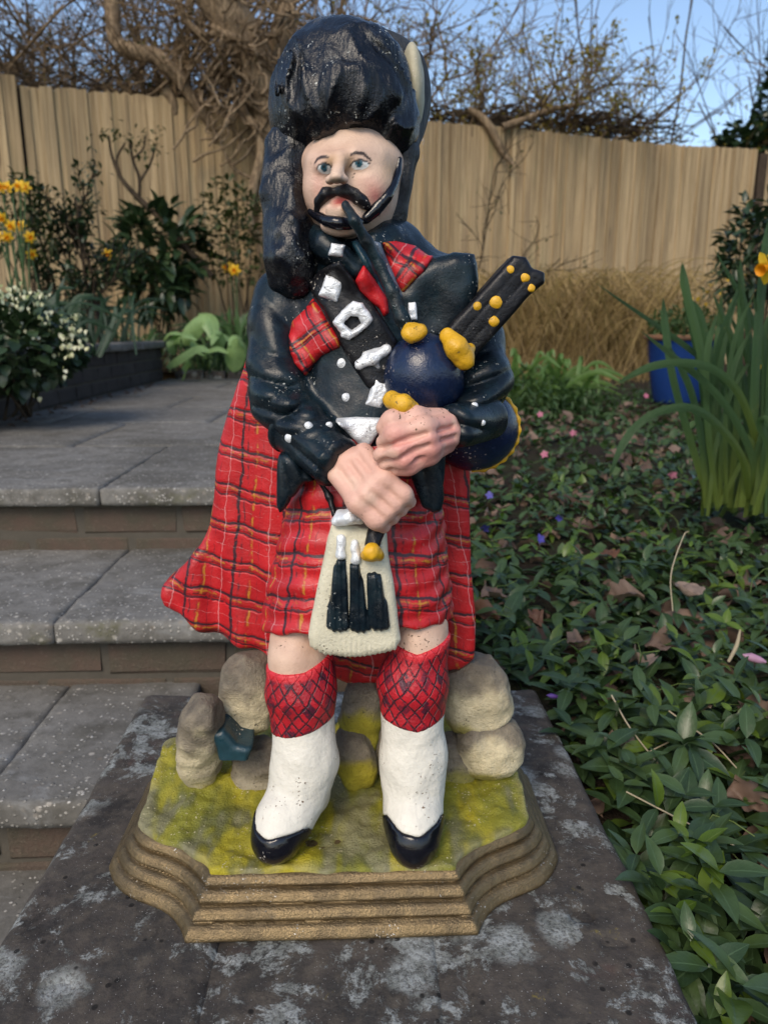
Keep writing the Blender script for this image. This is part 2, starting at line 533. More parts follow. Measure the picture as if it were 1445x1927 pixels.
# ------------------------------------------------------------------ materials of the garden
def m_slab_stone():
    b = NB('old_capstone')
    v = b.obj()
    n = b.noise(v, 9, 5, 0.65); n2 = b.noise(v, 60, 5, 0.7); n3 = b.noise(v, 300, 3, 0.7)
    c = b.mix(b.step(n, 0.35, 0.65), (0.030, 0.028, 0.026), (0.062, 0.052, 0.044))
    c = b.mix(b.math('MULTIPLY', b.step(n2, 0.4, 0.7), 0.7), c, (0.085, 0.072, 0.056))
    c = b.mix(b.math('MULTIPLY', b.step(b.noise(b.vmath('ADD', v, (2, 7, 1)), 16, 6, 0.75), 0.52, 0.66), 0.8), c, (0.018, 0.016, 0.015))
    red = b.step(b.noise(b.vmath('ADD', v, (5, 1, 2)), 7, 4, 0.7), 0.58, 0.68)
    c = b.mix(b.math('MULTIPLY', red, 0.5), c, (0.075, 0.042, 0.034))
    n4 = b.noise(v, 75, 7, 0.78)
    k4 = b.math('ADD', 0.35, b.math('MULTIPLY', n4, 1.3))
    c = b.vmath('MULTIPLY', c, b.comb(k4, k4, k4))
    # lichen: ragged grey rosettes, denser in some places
    w = b.vmath('ADD', v, b.scale(b.n('ShaderNodeTexNoise').outputs['Color'], 0.0))
    l1 = b.noise(v, 22, 9, 0.76, 0.3); l2 = b.noise(b.vmath('ADD', v, (1.3, 4.4, 0)), 6, 3, 0.6)
    lt = b.math('ADD', l1, b.math('MULTIPLY', b.math('SUBTRACT', l2, 0.5), 0.55))
    ro = b.voro(b.vmath('ADD', v, b.scale(b.comb(n2, n, n3), 0.02)), 15); rr = b.sep(b.voro(b.vmath('ADD', v, b.scale(b.comb(n2, n, n3), 0.02)), 15, out=1))[0]
    ros = b.math('MULTIPLY', b.math('SUBTRACT', 1.0, b.step(b.math('ADD', ro, b.math('MULTIPLY', b.math('SUBTRACT', n2, 0.5), 0.55)), 0.20, 0.37)), b.step(b.math('ADD', rr, b.math('MULTIPLY', b.math('SUBTRACT', l2, 0.5), 0.9)), 0.50, 0.60))
    lich = b.math('MULTIPLY', b.math('MAXIMUM', b.step(lt, 0.525, 0.580), ros), b.math('ADD', 0.25, b.math('MULTIPLY', b.step(n3, 0.30, 0.58), 0.75)))
    c = b.mix(b.math('MULTIPLY', lich, 0.85), c, b.mix(b.step(n2, 0.4, 0.6), (0.17, 0.18, 0.165), (0.31, 0.33, 0.32)))
    y1 = b.math('MULTIPLY', b.step(b.noise(b.vmath('ADD', v, (8, 8, 8)), 14, 6, 0.7), 0.64, 0.69), b.step(n3, 0.4, 0.55))
    c = b.mix(b.math('MULTIPLY', y1, 0.7), c, (0.16, 0.125, 0.03))
    pit = b.math('MULTIPLY', b.math('SUBTRACT', 1.0, b.step(b.voro(v, 55), 0.10, 0.17)), b.step(b.noise(v, 12, 2), 0.5, 0.55))
    c = b.mix(b.math('MULTIPLY', pit, 0.9), c, (0.008, 0.007, 0.006))
    sp = b.step(b.noise(v, 520, 2), 0.70, 0.73)
    c = b.mix(b.math('MULTIPLY', sp, 0.7), c, (0.42, 0.42, 0.4))
    h = b.math('ADD', b.math('MULTIPLY', n2, 2.5), b.math('ADD', n3, b.math('MULTIPLY', lich, 0.6)))
    return b.done(b.bsdf(c, 0.85, b.bump(h, 0.0006), 0, 0.3))
def m_concrete():
    b = NB('worn_concrete_slab')
    v = b.obj()
    n = b.noise(v, 2.2, 5, 0.65); n2 = b.noise(v, 18, 5, 0.7); n3 = b.noise(v, 150, 3, 0.7)
    c = b.mix(b.step(n, 0.3, 0.7), (0.105, 0.100, 0.090), (0.190, 0.182, 0.166))
    c = b.mix(b.math('MULTIPLY', b.step(n2, 0.42, 0.66), 0.7), c, (0.085, 0.080, 0.068))
    st = b.noise(b.scale(v, (3.0, 9.0, 3.0)), 2.0, 6, 0.7, 0.8)
    c = b.mix(b.math('MULTIPLY', b.step(st, 0.56, 0.66), 0.35), c, (0.27, 0.275, 0.27))
    n4 = b.noise(v, 60, 7, 0.78)
    k4 = b.math('ADD', 0.45, b.math('MULTIPLY', n4, 1.1))
    c = b.vmath('MULTIPLY', c, b.comb(k4, k4, k4))
    # exposed pale pebbles, strongest near the worn nosing
    wear = b.attr('wear').outputs['Fac']
    vj = b.vmath('ADD', v, b.scale(b.n('ShaderNodeTexNoise').outputs['Color'], 0.0))
    vd = b.voro(v, 150); pr = b.voro(v, 150, out=1)
    vb = b.voro(v, 62); pb = b.voro(v, 62, out=1)
    big = b.math('MULTIPLY', b.math('SUBTRACT', 1.0, b.step(b.math('ADD', vb, b.math('MULTIPLY', b.math('SUBTRACT', n3, 0.5), 0.5)), 0.16, 0.36)), b.step(b.math('ADD', b.sep(pb)[0], b.math('MULTIPLY', wear, 0.4)), 0.90, 0.98))
    c = b.mix(b.math('MULTIPLY', big, 0.8), c, b.mix(b.sep(pb)[1], (0.12, 0.10, 0.08), (0.46, 0.43, 0.38)))
    alg = b.step(b.noise(b.vmath('ADD', v, (4, 4, 9)), 3.2, 6, 0.72), 0.50, 0.64)
    c = b.mix(b.math('MULTIPLY', alg, 0.5), c, (0.055, 0.050, 0.038))
    pm = b.math('MULTIPLY', b.math('SUBTRACT', 1.0, b.step(b.math('ADD', vd, b.math('MULTIPLY', b.math('SUBTRACT', n3, 0.5), 0.5)), 0.22, 0.45)), b.step(b.math('ADD', b.sep(pr)[0], b.math('MULTIPLY', b.math('MULTIPLY', wear, 0.55), b.step(n2, 0.3, 0.7))), 0.76, 0.84))
    c = b.mix(b.math('MULTIPLY', pm, 0.9), c, b.mix(b.sep(pr)[1], (0.16, 0.15, 0.13), (0.50, 0.48, 0.44)))
    mossy = b.math('MULTIPLY', b.step(b.noise(v, 5, 5, 0.7), 0.52, 0.66), b.attr('side').outputs['Fac'])
    c = b.mix(b.math('MULTIPLY', mossy, 0.75), c, (0.085, 0.083, 0.035))
    h = b.math('ADD', b.math('MULTIPLY', n2, 2.0), b.math('ADD', n3, b.math('MULTIPLY', pm, 1.5)))
    return b.done(b.bsdf(c, 0.9, b.bump(h, 0.0008), 0, 0.3))
def m_brick(name, c1, c2, grime=(0.05, 0.045, 0.035), amt=0.6):
    b = NB(name)
    v = b.obj()
    rnd = b.n('ShaderNodeObjectInfo').outputs['Random']
    n = b.noise(b.vmath('ADD', v, b.comb(b.math('MULTIPLY', rnd, 40.0), rnd, rnd)), 14, 5, 0.7); n3 = b.noise(v, 180, 3, 0.7)
    c = b.mix(rnd, c1, c2)
    c = b.mix(b.math('MULTIPLY', b.step(n, 0.38, 0.65), amt), c, grime)
    c = b.mix(b.math('MULTIPLY', b.step(n3, 0.55, 0.75), 0.35), c, (0.22, 0.18, 0.14))
    return b.done(b.bsdf(c, 0.92, b.bump(b.math('ADD', b.math('MULTIPLY', n, 2.0), n3), 0.0022), 0, 0.25))
def m_mortar():
    b = NB('grey_mortar')
    v = b.obj()
    n = b.noise(v, 30, 5, 0.7)
    c = b.mix(n, (0.055, 0.050, 0.040), (0.105, 0.092, 0.074))
    return b.done(b.bsdf(c, 0.95, b.bump(n, 0.002), 0, 0.2))
def m_fence_wood():
    b = NB('weathered_fence_board')
    v = b.obj()
    rnd = b.n('ShaderNodeObjectInfo').outputs['Random']
    vv = b.vmath('ADD', v, b.comb(b.math('MULTIPLY', rnd, 50.0), b.math('MULTIPLY', rnd, 31.0), b.math('MULTIPLY', rnd, 17.0)))
    g = b.noise(b.scale(vv, (60, 60, 2.2)), 1.0, 5, 0.65, 0.6)
    g2 = b.noise(b.scale(vv, (200, 200, 4)), 1.0, 3, 0.6)
    bl = b.noise(b.scale(vv, (7, 7, 1.6)), 1.0, 5, 0.7)
    c = b.mix(b.step(g, 0.28, 0.72), (0.16, 0.110, 0.058), (0.50, 0.375, 0.215))
    wide = b.noise(b.scale(vv, (44, 44, 1.5)), 1.0, 5, 0.75, 0.8)
    c = b.mix(b.math('MULTIPLY', b.step(wide, 0.46, 0.64), 0.55), c, (0.52, 0.40, 0.25))
    bv = b.math('ADD', 0.74, b.math('MULTIPLY', b.math('FRACT', b.math('MULTIPLY', rnd, 7.31)), 0.42))
    c = b.vmath('MULTIPLY', c, b.comb(bv, b.math('MULTIPLY', bv, 0.985), b.math('MULTIPLY', bv, 0.95)))
    c = b.mix(b.math('MULTIPLY', rnd, 0.25), c, (0.40, 0.31, 0.18))
    cr = b.noise(b.scale(vv, (120, 120, 1.3)), 1.0, 2, 0.5, 0.3)
    c = b.mix(b.math('MULTIPLY', b.step(cr, 0.66, 0.72), 0.75), c, (0.07, 0.046, 0.03))
    c = b.mix(b.math('MULTIPLY', b.step(bl, 0.50, 0.68), 0.65), c, (0.17, 0.120, 0.072))
    c = b.mix(b.math('MULTIPLY', b.step(g2, 0.58, 0.70), 0.45), c, (0.14, 0.095, 0.06))
    gr = b.step(b.noise(b.scale(vv, (4, 4, 0.9)), 1.0, 4, 0.7), 0.58, 0.72)
    c = b.mix(b.math('MULTIPLY', gr, 0.5), c, (0.22, 0.20, 0.10))
    vo = b.voro(b.scale(vv, (5.5, 5.5, 1.7)), 1.0)
    kn = b.math('SUBTRACT', 1.0, b.step(vo, 0.05, 0.11))
    c = b.mix(b.math('MULTIPLY', kn, 0.8), c, (0.07, 0.045, 0.028))
    return b.done(b.bsdf(c, 0.85, b.bump(b.math('ADD', g, g2), 0.0018), 0, 0.25))
def m_bark(name, c1, c2, sc=40):
    b = NB(name)
    v = b.obj()
    n = b.noise(b.scale(v, (1.0, 1.0, 0.3)), sc, 5, 0.7, 0.5); n2 = b.noise(v, 6, 3)
    c = b.mix(b.step(n, 0.3, 0.7), c1, c2)
    c = b.mix(b.math('MULTIPLY', b.step(n2, 0.5, 0.7), 0.4), c, c1)
    return b.done(b.bsdf(c, 0.9, b.bump(n, 0.008), 0, 0.2))
def m_leaf(name, c1, c2, rough=0.45, trans=0.25, vein=None, c3=None):
    b = NB(name)
    r = b.n('ShaderNodeNewGeometry').outputs['Random Per Island']
    n = b.noise(b.obj(), 60, 3, 0.6)
    c = b.mix(r, c1, c2)
    if c3: c = b.mix(b.step(r, 0.90, 0.93), c, c3)
    if vein:
        lv = b.attr('leaf').outputs['Vector']
        x = b.math('ABSOLUTE', b.sep(lv)[0])
        mid = b.math('SUBTRACT', 1.0, b.step(x, 0.03, 0.09))
        wav = b.n('ShaderNodeTexWave')
        b.put(wav.inputs['Vector'], b.comb(b.math('SUBTRACT', b.sep(lv)[1], b.math('MULTIPLY', x, 0.35)), 0.0, 0.0))
        wav.inputs['Scale'].default_value = 2.6
        side = b.step(wav.outputs['Fac'], 0.86, 0.98)
        c = b.mix(b.math('ADD', b.math('MULTIPLY', mid, 0.75), b.math('MULTIPLY', side, 0.16), clamp=True), c, vein)
    k = b.math('ADD', b.math('MULTIPLY', n, 0.6), 0.7)
    c = b.vmath('MULTIPLY', c, b.comb(k, k, k))
    p = b.bsdf(c, b.math('ADD', rough - 0.1, b.math('MULTIPLY', n, 0.2)), b.bump(n, 0.0008), 0, 0.45)
    t = b.n('ShaderNodeBsdfTranslucent')
    b.put(t.inputs[0], b.vmath('MULTIPLY', c, (1.3, 1.5, 0.7)))
    mx = b.n('ShaderNodeMixShader'); mx.inputs[0].default_value = trans
    b.t.links.new(p, mx.inputs[1]); b.t.links.new(t.outputs[0], mx.inputs[2])
    return b.done(mx.outputs[0])
def m_blade():
    b = NB('ribbed_daffodil_leaf')
    lv = b.attr('leaf').outputs['Vector']
    x, u, r = b.sep(lv)
    c = b.mix(r, (0.030, 0.078, 0.030), (0.062, 0.125, 0.042))
    c = b.mix(b.math('MULTIPLY', b.math('SUBTRACT', 1.0, b.step(u, 0.0, 0.42)), 0.8), c, (0.155, 0.20, 0.022))
    rib = b.n('ShaderNodeTexWave'); b.put(rib.inputs['Vector'], b.comb(x, 0.0, 0.0)); rib.inputs['Scale'].default_value = 2.2
    c = b.mix(b.math('MULTIPLY', rib.outputs['Fac'], 0.28), c, (0.11, 0.17, 0.075))
    c = b.mix(b.math('MULTIPLY', b.step(b.noise(b.obj(), 70, 4, 0.7), 0.6, 0.72), 0.35), c, (0.16, 0.17, 0.06))
    tip = b.step(b.math('ADD', u, b.math('MULTIPLY', r, 0.06)), 1.0, 1.03)
    c = b.mix(b.math('MULTIPLY', tip, 0.8), c, (0.25, 0.19, 0.07))
    p = b.bsdf(c, 0.42, b.bump(rib.outputs['Fac'], 0.0006), 0, 0.45)
    t = b.n('ShaderNodeBsdfTranslucent'); b.put(t.inputs[0], b.vmath('MULTIPLY', c, (1.3, 1.5, 0.7)))
    mx = b.n('ShaderNodeMixShader'); mx.inputs[0].default_value = 0.28
    b.t.links.new(p, mx.inputs[1]); b.t.links.new(t.outputs[0], mx.inputs[2])
    return b.done(mx.outputs[0])
def m_soil():
    b = NB('dark_soil')
    v = b.obj()
    n = b.noise(v, 14, 6, 0.7); n2 = b.noise(v, 90, 4, 0.7)
    c = b.mix(n, (0.012, 0.009, 0.007), (0.05, 0.036, 0.024))
    c = b.mix(b.math('MULTIPLY', b.step(n2, 0.55, 0.68), 0.6), c, (0.085, 0.06, 0.042))
    g = b.noise(b.vmath('ADD', v, (3, 3, 3)), 3.0, 4, 0.7)
    c = b.mix(b.math('MULTIPLY', b.step(g, 0.45, 0.6), 0.5), c, (0.030, 0.042, 0.014))
    return b.done(b.bsdf(c, 0.95, b.bump(b.math('ADD', n, n2), 0.02), 0, 0.2))
M_CAP, M_CONC, M_MORT, M_FENCE, M_SOIL = m_slab_stone(), m_concrete(), m_mortar(), m_fence_wood(), m_soil()
M_BRICK = m_brick('step_brick', (0.095, 0.066, 0.050), (0.072, 0.056, 0.044), (0.072, 0.064, 0.046), 0.85)
M_BRICKD = m_brick('dark_wall_brick', (0.040, 0.034, 0.033), (0.052, 0.045, 0.042), (0.028, 0.026, 0.025), 0.6)
M_BARK = m_bark('gnarled_bark', (0.085, 0.058, 0.036), (0.36, 0.265, 0.165))
M_TWIG = m_bark('brown_twig', (0.070, 0.047, 0.026), (0.25, 0.175, 0.10), 20)
M_TWIGG = m_bark('grey_twig', (0.05, 0.048, 0.05), (0.12, 0.115, 0.12), 20)
M_TWIGD = m_bark('dark_stem', (0.025, 0.018, 0.012), (0.075, 0.055, 0.035), 30)
M_STRAWS = m_leaf('dry_straw', (0.12, 0.075, 0.028), (0.40, 0.28, 0.12), 0.7, 0.3)
M_VINCA = m_leaf('periwinkle_leaf', (0.023, 0.047, 0.017), (0.054, 0.092, 0.028), 0.36, 0.12, vein=(0.07, 0.12, 0.055), c3=(0.075, 0.12, 0.012))
M_VINCAY = m_leaf('young_periwinkle_leaf', (0.06, 0.115, 0.014), (0.10, 0.16, 0.02), 0.4, 0.3, vein=(0.16, 0.22, 0.06))
M_DARKLEAF = m_leaf('dark_shrub_leaf', (0.014, 0.030, 0.013), (0.036, 0.062, 0.024), 0.36, 0.12)
M_MIDLEAF = m_leaf('olive_shrub_leaf', (0.020, 0.034, 0.010), (0.050, 0.065, 0.016), 0.5, 0.2)
M_BUDLEAF = m_leaf('yellow_green_bud', (0.19, 0.15, 0.022), (0.32, 0.235, 0.03), 0.55, 0.4)
M_STRAP = m_leaf('daffodil_leaf', (0.040, 0.088, 0.030), (0.070, 0.135, 0.045), 0.42, 0.25)
M_NEARSTRAP = m_blade()
M_STRAPD = m_leaf('blue_green_daffodil_leaf', (0.016, 0.042, 0.022), (0.032, 0.068, 0.034), 0.55, 0.2)
M_BROAD = m_leaf('broad_pale_leaf', (0.19, 0.31, 0.11), (0.27, 0.40, 0.16), 0.45, 0.25)
M_FRESH = m_leaf('fresh_green_leaf', (0.06, 0.125, 0.03), (0.12, 0.20, 0.05), 0.45, 0.3)
M_FERN = m_leaf('soft_green_leaf', (0.028, 0.062, 0.018), (0.055, 0.10, 0.028), 0.55, 0.25)
M_DEADB = m_leaf('pale_dead_leaf', (0.20, 0.145, 0.11), (0.26, 0.19, 0.15), 0.65, 0.15)
M_DEADC = m_leaf('rusty_dead_leaf', (0.10, 0.045, 0.022), (0.14, 0.06, 0.03), 0.6, 0.15)
M_DEAD = m_leaf('dead_leaf_brown', (0.085, 0.050, 0.034), (0.20, 0.135, 0.10), 0.65, 0.15)
M_PETAL = m_leaf('yellow_petal', (0.72, 0.40, 0.015), (0.80, 0.50, 0.03), 0.5, 0.3)
M_TRUMPET = m_leaf('orange_trumpet', (0.70, 0.26, 0.008), (0.72, 0.30, 0.01), 0.5, 0.3)
M_WHITEP = m_leaf('white_petal', (0.60, 0.57, 0.36), (0.72, 0.70, 0.54), 0.5, 0.35)
M_VIOLET = m_leaf('violet_petal', (0.10, 0.055, 0.28), (0.16, 0.075, 0.34), 0.5, 0.3)
M_BLUEP = m_leaf('blue_petal', (0.05, 0.05, 0.32), (0.08, 0.07, 0.40), 0.5, 0.3)
M_PALEPINK = m_leaf('pale_pink_petal', (0.42, 0.22, 0.36), (0.5, 0.3, 0.42), 0.5, 0.3)
M_PINK = m_leaf('pink_petal', (0.40, 0.09, 0.16), (0.45, 0.14, 0.22), 0.5, 0.3)
M_STALK = m_leaf('pale_stalk', (0.34, 0.28, 0.18), (0.42, 0.36, 0.25), 0.6, 0.1)
def m_pot():
    b = NB('blue_glazed_pot')
    n = b.noise(b.obj(), 8, 4, 0.6)
    c = b.mix(n, (0.006, 0.022, 0.10), (0.012, 0.04, 0.16))
    return b.done(b.bsdf(c, 0.25, b.bump(n, 0.003), 0, 0.5))
M_POT = m_pot()
M_RIM = m_brick('terracotta_rim', (0.16, 0.075, 0.04), (0.2, 0.1, 0.055))
# ------------------------------------------------------------------ ground, pillar, steps, walls, fence
rng = np.random.default_rng(7)
random.seed(7)
LZ = [0.166, 0.016, -0.116, -0.246, -0.376]     # landing and the treads below it
LY = [1.62, 1.21, 0.894, 0.57, 0.24]            # their front edges
X_R = 0.14                                     # right end of the steps
def zg(X, Y):
    X = np.asarray(X, float); Y = np.asarray(Y, float)
    z = np.interp(Y, [-2, 0.3, 0.9, 1.3, 1.8, 2.6, 4, 6, 9], [-0.16, -0.135, -0.075, -0.01, 0.055, 0.10, 0.12, 0.14, 0.16])
    return z + 0.02 * np.sin(X * 3.1 + 1) * np.sin(Y * 2.3)
def grid_sheet(name, x0, x1, y0, y1, n, m, zf, mat):
    xs = np.linspace(x0, x1, n); ys = np.linspace(y0, y1, m)
    Xg, Yg = np.meshgrid(xs, ys, indexing='ij')
    V = np.stack([Xg.ravel(), Yg.ravel(), zf(Xg.ravel(), Yg.ravel())], 1)
    i, j = np.meshgrid(np.arange(n - 1), np.arange(m - 1), indexing='ij')
    a = (i * m + j).ravel()
    return link(name, mesh_np(name, V, [np.stack([a, a + m, a + m + 1, a + 1], 1)]), mat)
far = grid_sheet('ground', -300, 300, -60, 500, 61, 57, lambda X, Y: np.full(X.shape, -0.62), M_SOIL); tag(far, kind='structure')
bed = grid_sheet('flower_bed', X_R - 0.1, 6.5, -1.0, 9.6, 70, 110, lambda X, Y: zg(X, Y) + 0.012 * fbm(np.stack([X * 9, Y * 9, X * 0], 1), 3, 2), M_SOIL); tag(bed, kind='structure')
bed2 = grid_sheet('back_flower_bed', -9, X_R - 0.1, 5.62, 9.6, 50, 40, lambda X, Y: 0.20 + 0.02 * vnoise(np.stack([X * 3, Y * 3, X * 0], 1), 4), M_SOIL); tag(bed2, kind='structure')
bed3 = grid_sheet('raised_bed_soil', -9, -1.44, 1.6, 5.6, 50, 40, lambda X, Y: 0.385 + 0.02 * vnoise(np.stack([X * 3, Y * 3, X * 0], 1), 5), M_SOIL); tag(bed3, kind='structure')

def rough_box(name, lo, hi, mat, parent, h, rnd=0.006, amp=0.004, fr=14, seed=1, attrs=None, fine=0.0015, pits=None):
    lo = np.array(lo, float); hi = np.array(hi, float)
    c = (lo + hi) / 2; s = (hi - lo) / 2
    def f(P):
        q = np.abs(P - c) - s + rnd
        d = np.linalg.norm(np.maximum(q, 0), axis=1) + np.minimum(q.max(1), 0) - rnd
        d = d + fbm(P * fr, 3, seed) * amp * 2 + fbm(P * fr * 6, 2, seed + 5) * fine
        if pits:
            for (px_, py_, r_) in pits:
                d = smax(d, -ell(P, (px_, py_, hi[2]), np.array([r_, r_ * 0.8, r_ * 0.6])), 0.004)
        return d
    pad = amp * 2 + h * 2
    return sculpt(name, f, lo - pad, hi + pad, h, mat, parent, attrs, proj=1)

# pillar
PXL, PXR, PYB, PYF = AZ(262, 1320, 0)[0], AZ(1012, 1292, 0)[0], 0.985, 0.20
PXL = (PXL + AZ(5, 1755, 0)[0]) / 2; PXR = (PXR + AZ(1325, 1920, 0)[0]) / 2
j1, j2 = AZ(400, 1850, 0)[0], AZ(852, 1850, 0)[0]
pillar = empty('pillar', ((PXL + PXR) / 2, 0.6, -0.62))
tag(pillar, 'dark lichen-spotted stone pillar under the painted statue', 'pillar')
pz = -0.0015
holes = [AZ(1095, 1720, 0), AZ(1145, 1765, 0), AZ(1170, 1768, 0)]
rough_box('capstone', (PXL, PYF, -0.062), (j1 - 0.003, PYB, pz), M_CAP, pillar, 0.0055, 0.012, 0.0022, 9, 3, pits=[(AZ(90, 1865, 0)[0], AZ(90, 1865, 0)[1], 0.013), (AZ(120, 1850, 0)[0], AZ(120, 1850, 0)[1], 0.010)])
rough_box('capstone', (j1 + 0.003, PYF, -0.062), (j2 - 0.008, PYB, pz - .001), M_CAP, pillar, 0.0055, 0.008, 0.0010, 9, 4)
rough_box('capstone', (j2 + 0.008, PYF, -0.062), (PXR, PYB, pz), M_CAP, pillar, 0.0048, 0.012, 0.0022, 9, 5, pits=[(h_[0], h_[1], r_) for h_, r_ in zip(holes, (0.011, 0.008, 0.007))])
rough_box('mortar_bed', (PXL + 0.01, PYF + 0.01, -0.075), (PXR - 0.012, PYB - 0.012, -0.0045), M_CAP, pillar, 0.011, 0.004, 0.0022, 26, 6)
def box_mesh(name, lo, hi, bev=0.0, seed=0, jit=0.0):
    lo = np.array(lo, float); hi = np.array(hi, float)
    c = (lo + hi) / 2
    V = []; F = []
    s = (hi - lo) / 2
    r = np.random.default_rng(seed)
    if bev <= 0:
        V = np.array([[sx, sy, sz] for sx in (-1, 1) for sy in (-1, 1) for sz in (-1, 1)]) * s + c
        F = [(0, 1, 3, 2), (4, 6, 7, 5), (0, 4, 5, 1), (2, 3, 7, 6), (0, 2, 6, 4), (1, 5, 7, 3)]
        return mesh_np(name, V, [np.array(F)])
    # chamfered box: three quads per corner region
    idx = {}
    for sx in (-1, 1):
        for sy in (-1, 1):
            for sz in (-1, 1):
                for ax in range(3):
                    p = np.array([sx, sy, sz], float) * (s - bev); p[ax] = [sx, sy, sz][ax] * s[ax]
                    idx[(sx, sy, sz, ax)] = len(V); V.append(p + c + r.normal(0, jit, 3) if jit else p + c)
    Q = []; T = []
    for ax in range(3):
        a, b_ = [(1, 2), (2, 0), (0, 1)][ax]
        for sg in (-1, 1):
            q = []
            for (u, v) in ((-1, -1), (1, -1), (1, 1), (-1, 1)):
                k = [0, 0, 0]; k[ax] = sg; k[a] = u; k[b_] = v
                q.append(idx[(*k, ax)])
            Q.append(q if sg > 0 else q[::-1])
    for ax in range(3):       # edges parallel to ax
        a, b_ = [(1, 2), (2, 0), (0, 1)][ax]
        for u in (-1, 1):
            for v in (-1, 1):
                def g(w, f):
                    k = [0, 0, 0]; k[ax] = w; k[a] = u; k[b_] = v
                    return idx[(*k, f)]
                q = [g(-1, a), g(1, a), g(1, b_), g(-1, b_)]
                Q.append(q if u * v < 0 else q[::-1])
    for sx in (-1, 1):
        for sy in (-1, 1):
            for sz in (-1, 1):
                t = [idx[(sx, sy, sz, 0)], idx[(sx, sy, sz, 1)], idx[(sx, sy, sz, 2)]]
                T.append(t if sx * sy * sz > 0 else t[::-1])
    return mesh_np(name, np.array(V), [np.array(Q), np.array(T)])
_bm = {}
def brick_at(parent, x, y, z, L=0.215, H=0.065, W=0.1025, rot=0.0, mat=None, name='brick'):
    key = (round(L, 3), round(H, 3), round(W, 3), random.randrange(4), mat.name)
    if key not in _bm:
        me = box_mesh(name, (-L / 2, -W / 2, -H / 2), (L / 2, W / 2, H / 2), 0.005, key[3], 0.0018)
        me.materials.append(mat); _bm[key] = me
        me.polygons.foreach_set('use_smooth', np.zeros(len(me.polygons), bool))
    o = bpy.data.objects.new(name, _bm[key]); COL.objects.link(o)
    b = world_of(parent)
    o.parent = parent; o.location = (x - b[0], y - b[1], z - b[2]); o.rotation_euler = (0, 0, rot + random.uniform(-.006, .006))
    return o
def brick_run(parent, p0, p1, z0, courses, mat, H=0.065, gap=0.010, W=0.1025, inset=0.0, start=0.0):
    p0 = np.array(p0, float); p1 = np.array(p1, float)
    d = p1 - p0; L = np.linalg.norm(d); d = d / L; ang = math.atan2(d[1], d[0])
    for c in range(courses):
        t = -start - (0.1125 if c % 2 else 0.0)
        while t < L:
            a, b_ = max(t, 0), min(t + 0.215, L)
            if b_ - a > 0.03:
                m = p0 + d * (a + b_) / 2
                brick_at(parent, m[0], m[1] + random.uniform(-.002, .002), z0 + c * (H + gap) + H / 2, b_ - a, H, W, ang, mat)
            t += 0.225
# pier courses under the capstones, on the visible sides
pier = [((PXL + .03, PYB - .05), (PXR - .03, PYB - .05)), ((PXL + .07, PYF + .05), (PXL + .07, PYB - .12)), ((PXR - .07, PYF + .05), (PXR - .07, PYB - .12)), ((PXL + .03, PYF + .06), (PXR - .03, PYF + .06))]
core = link('mortar_core', box_mesh('mortar_core', (PXL + .035, PYF + .035, -0.62), (PXR - .035, PYB - .025, -0.07)), M_MORT, pillar, smooth=False)
for a, b_ in pier:
    brick_run(pillar, a, b_, -0.62, 7, M_BRICK, H=0.067)

# steps: each tread of slabs on two brick courses
steps = empty('garden_steps', (-1.2, 1.2, -0.6)); tag(steps, kind='structure')
def wear_attr(yf, zt):
    return {'wear': lambda V: sstep(V[:, 1], yf + 0.30, yf + 0.02) * (0.5 + 0.8 * fbm(V * 6, 2, 3)) + sstep(V[:, 1], yf + 0.05, yf) * 0.5,
            'side': lambda V: sstep(V[:, 1], yf + 0.012, yf)}
XL = -2.9
joints = [[AZ(198, 912, LZ[0])[0]], [AZ(112, 1160, LZ[1])[0], AZ(112, 1160, LZ[1])[0] + 0.62], [AZ(8, 1445, LZ[2])[0], AZ(8, 1445, LZ[2])[0] + .6], [-0.9], [-0.7]]
for i in range(5):
    yb = [2.25, LY[0] + 0.06, LY[1] + 0.06, LY[2] + 0.06, LY[3] + 0.06][i]
    xs = sorted(set([XL] + [j for j in joints[i]] + [joints[i][0] - 0.61, joints[i][0] - 1.22, X_R]))
    xs = [x for x in xs if XL <= x <= X_R]
    if i in (2, 3, 4): xs = [x for x in xs if x < PXL - 0.05] + [PXL + 0.02]
    for a, b_ in zip(xs[:-1], xs[1:]):
        if b_ - a < 0.08: continue
        rough_box('tread_slab', (a + 0.0012, LY[i] + random.uniform(-.004, .004), LZ[i] - 0.040), (b_ - 0.0012, yb, LZ[i] + random.uniform(-.0015, .0015)), M_CONC, steps, 0.009 if i < 3 else 0.013,
                  0.0045, 0.0016, 12, 20 + i * 7 + int(abs(a) * 10), wear_attr(LY[i], LZ[i]))
    if i < 4:
        z0 = LZ[i + 1]
        Ht = LZ[i] - 0.040 - LZ[i + 1]
        xe = X_R if i < 2 else PXL + 0.02
        brick_run(steps, (XL, LY[i] + 0.035 + 0.051), (xe - .01, LY[i] + 0.035 + 0.051), z0 + Ht - 2 * 0.065 - 0.014, 2, M_BRICK, H=0.063, gap=0.009, start=0.09 + 0.05 * i)
        link('riser_mortar', box_mesh('riser_mortar', (XL, LY[i] + 0.038, z0 - 0.05), (xe - .02, LY[i] + 0.10, LZ[i] - 0.034)), M_MORT, steps, smooth=False)
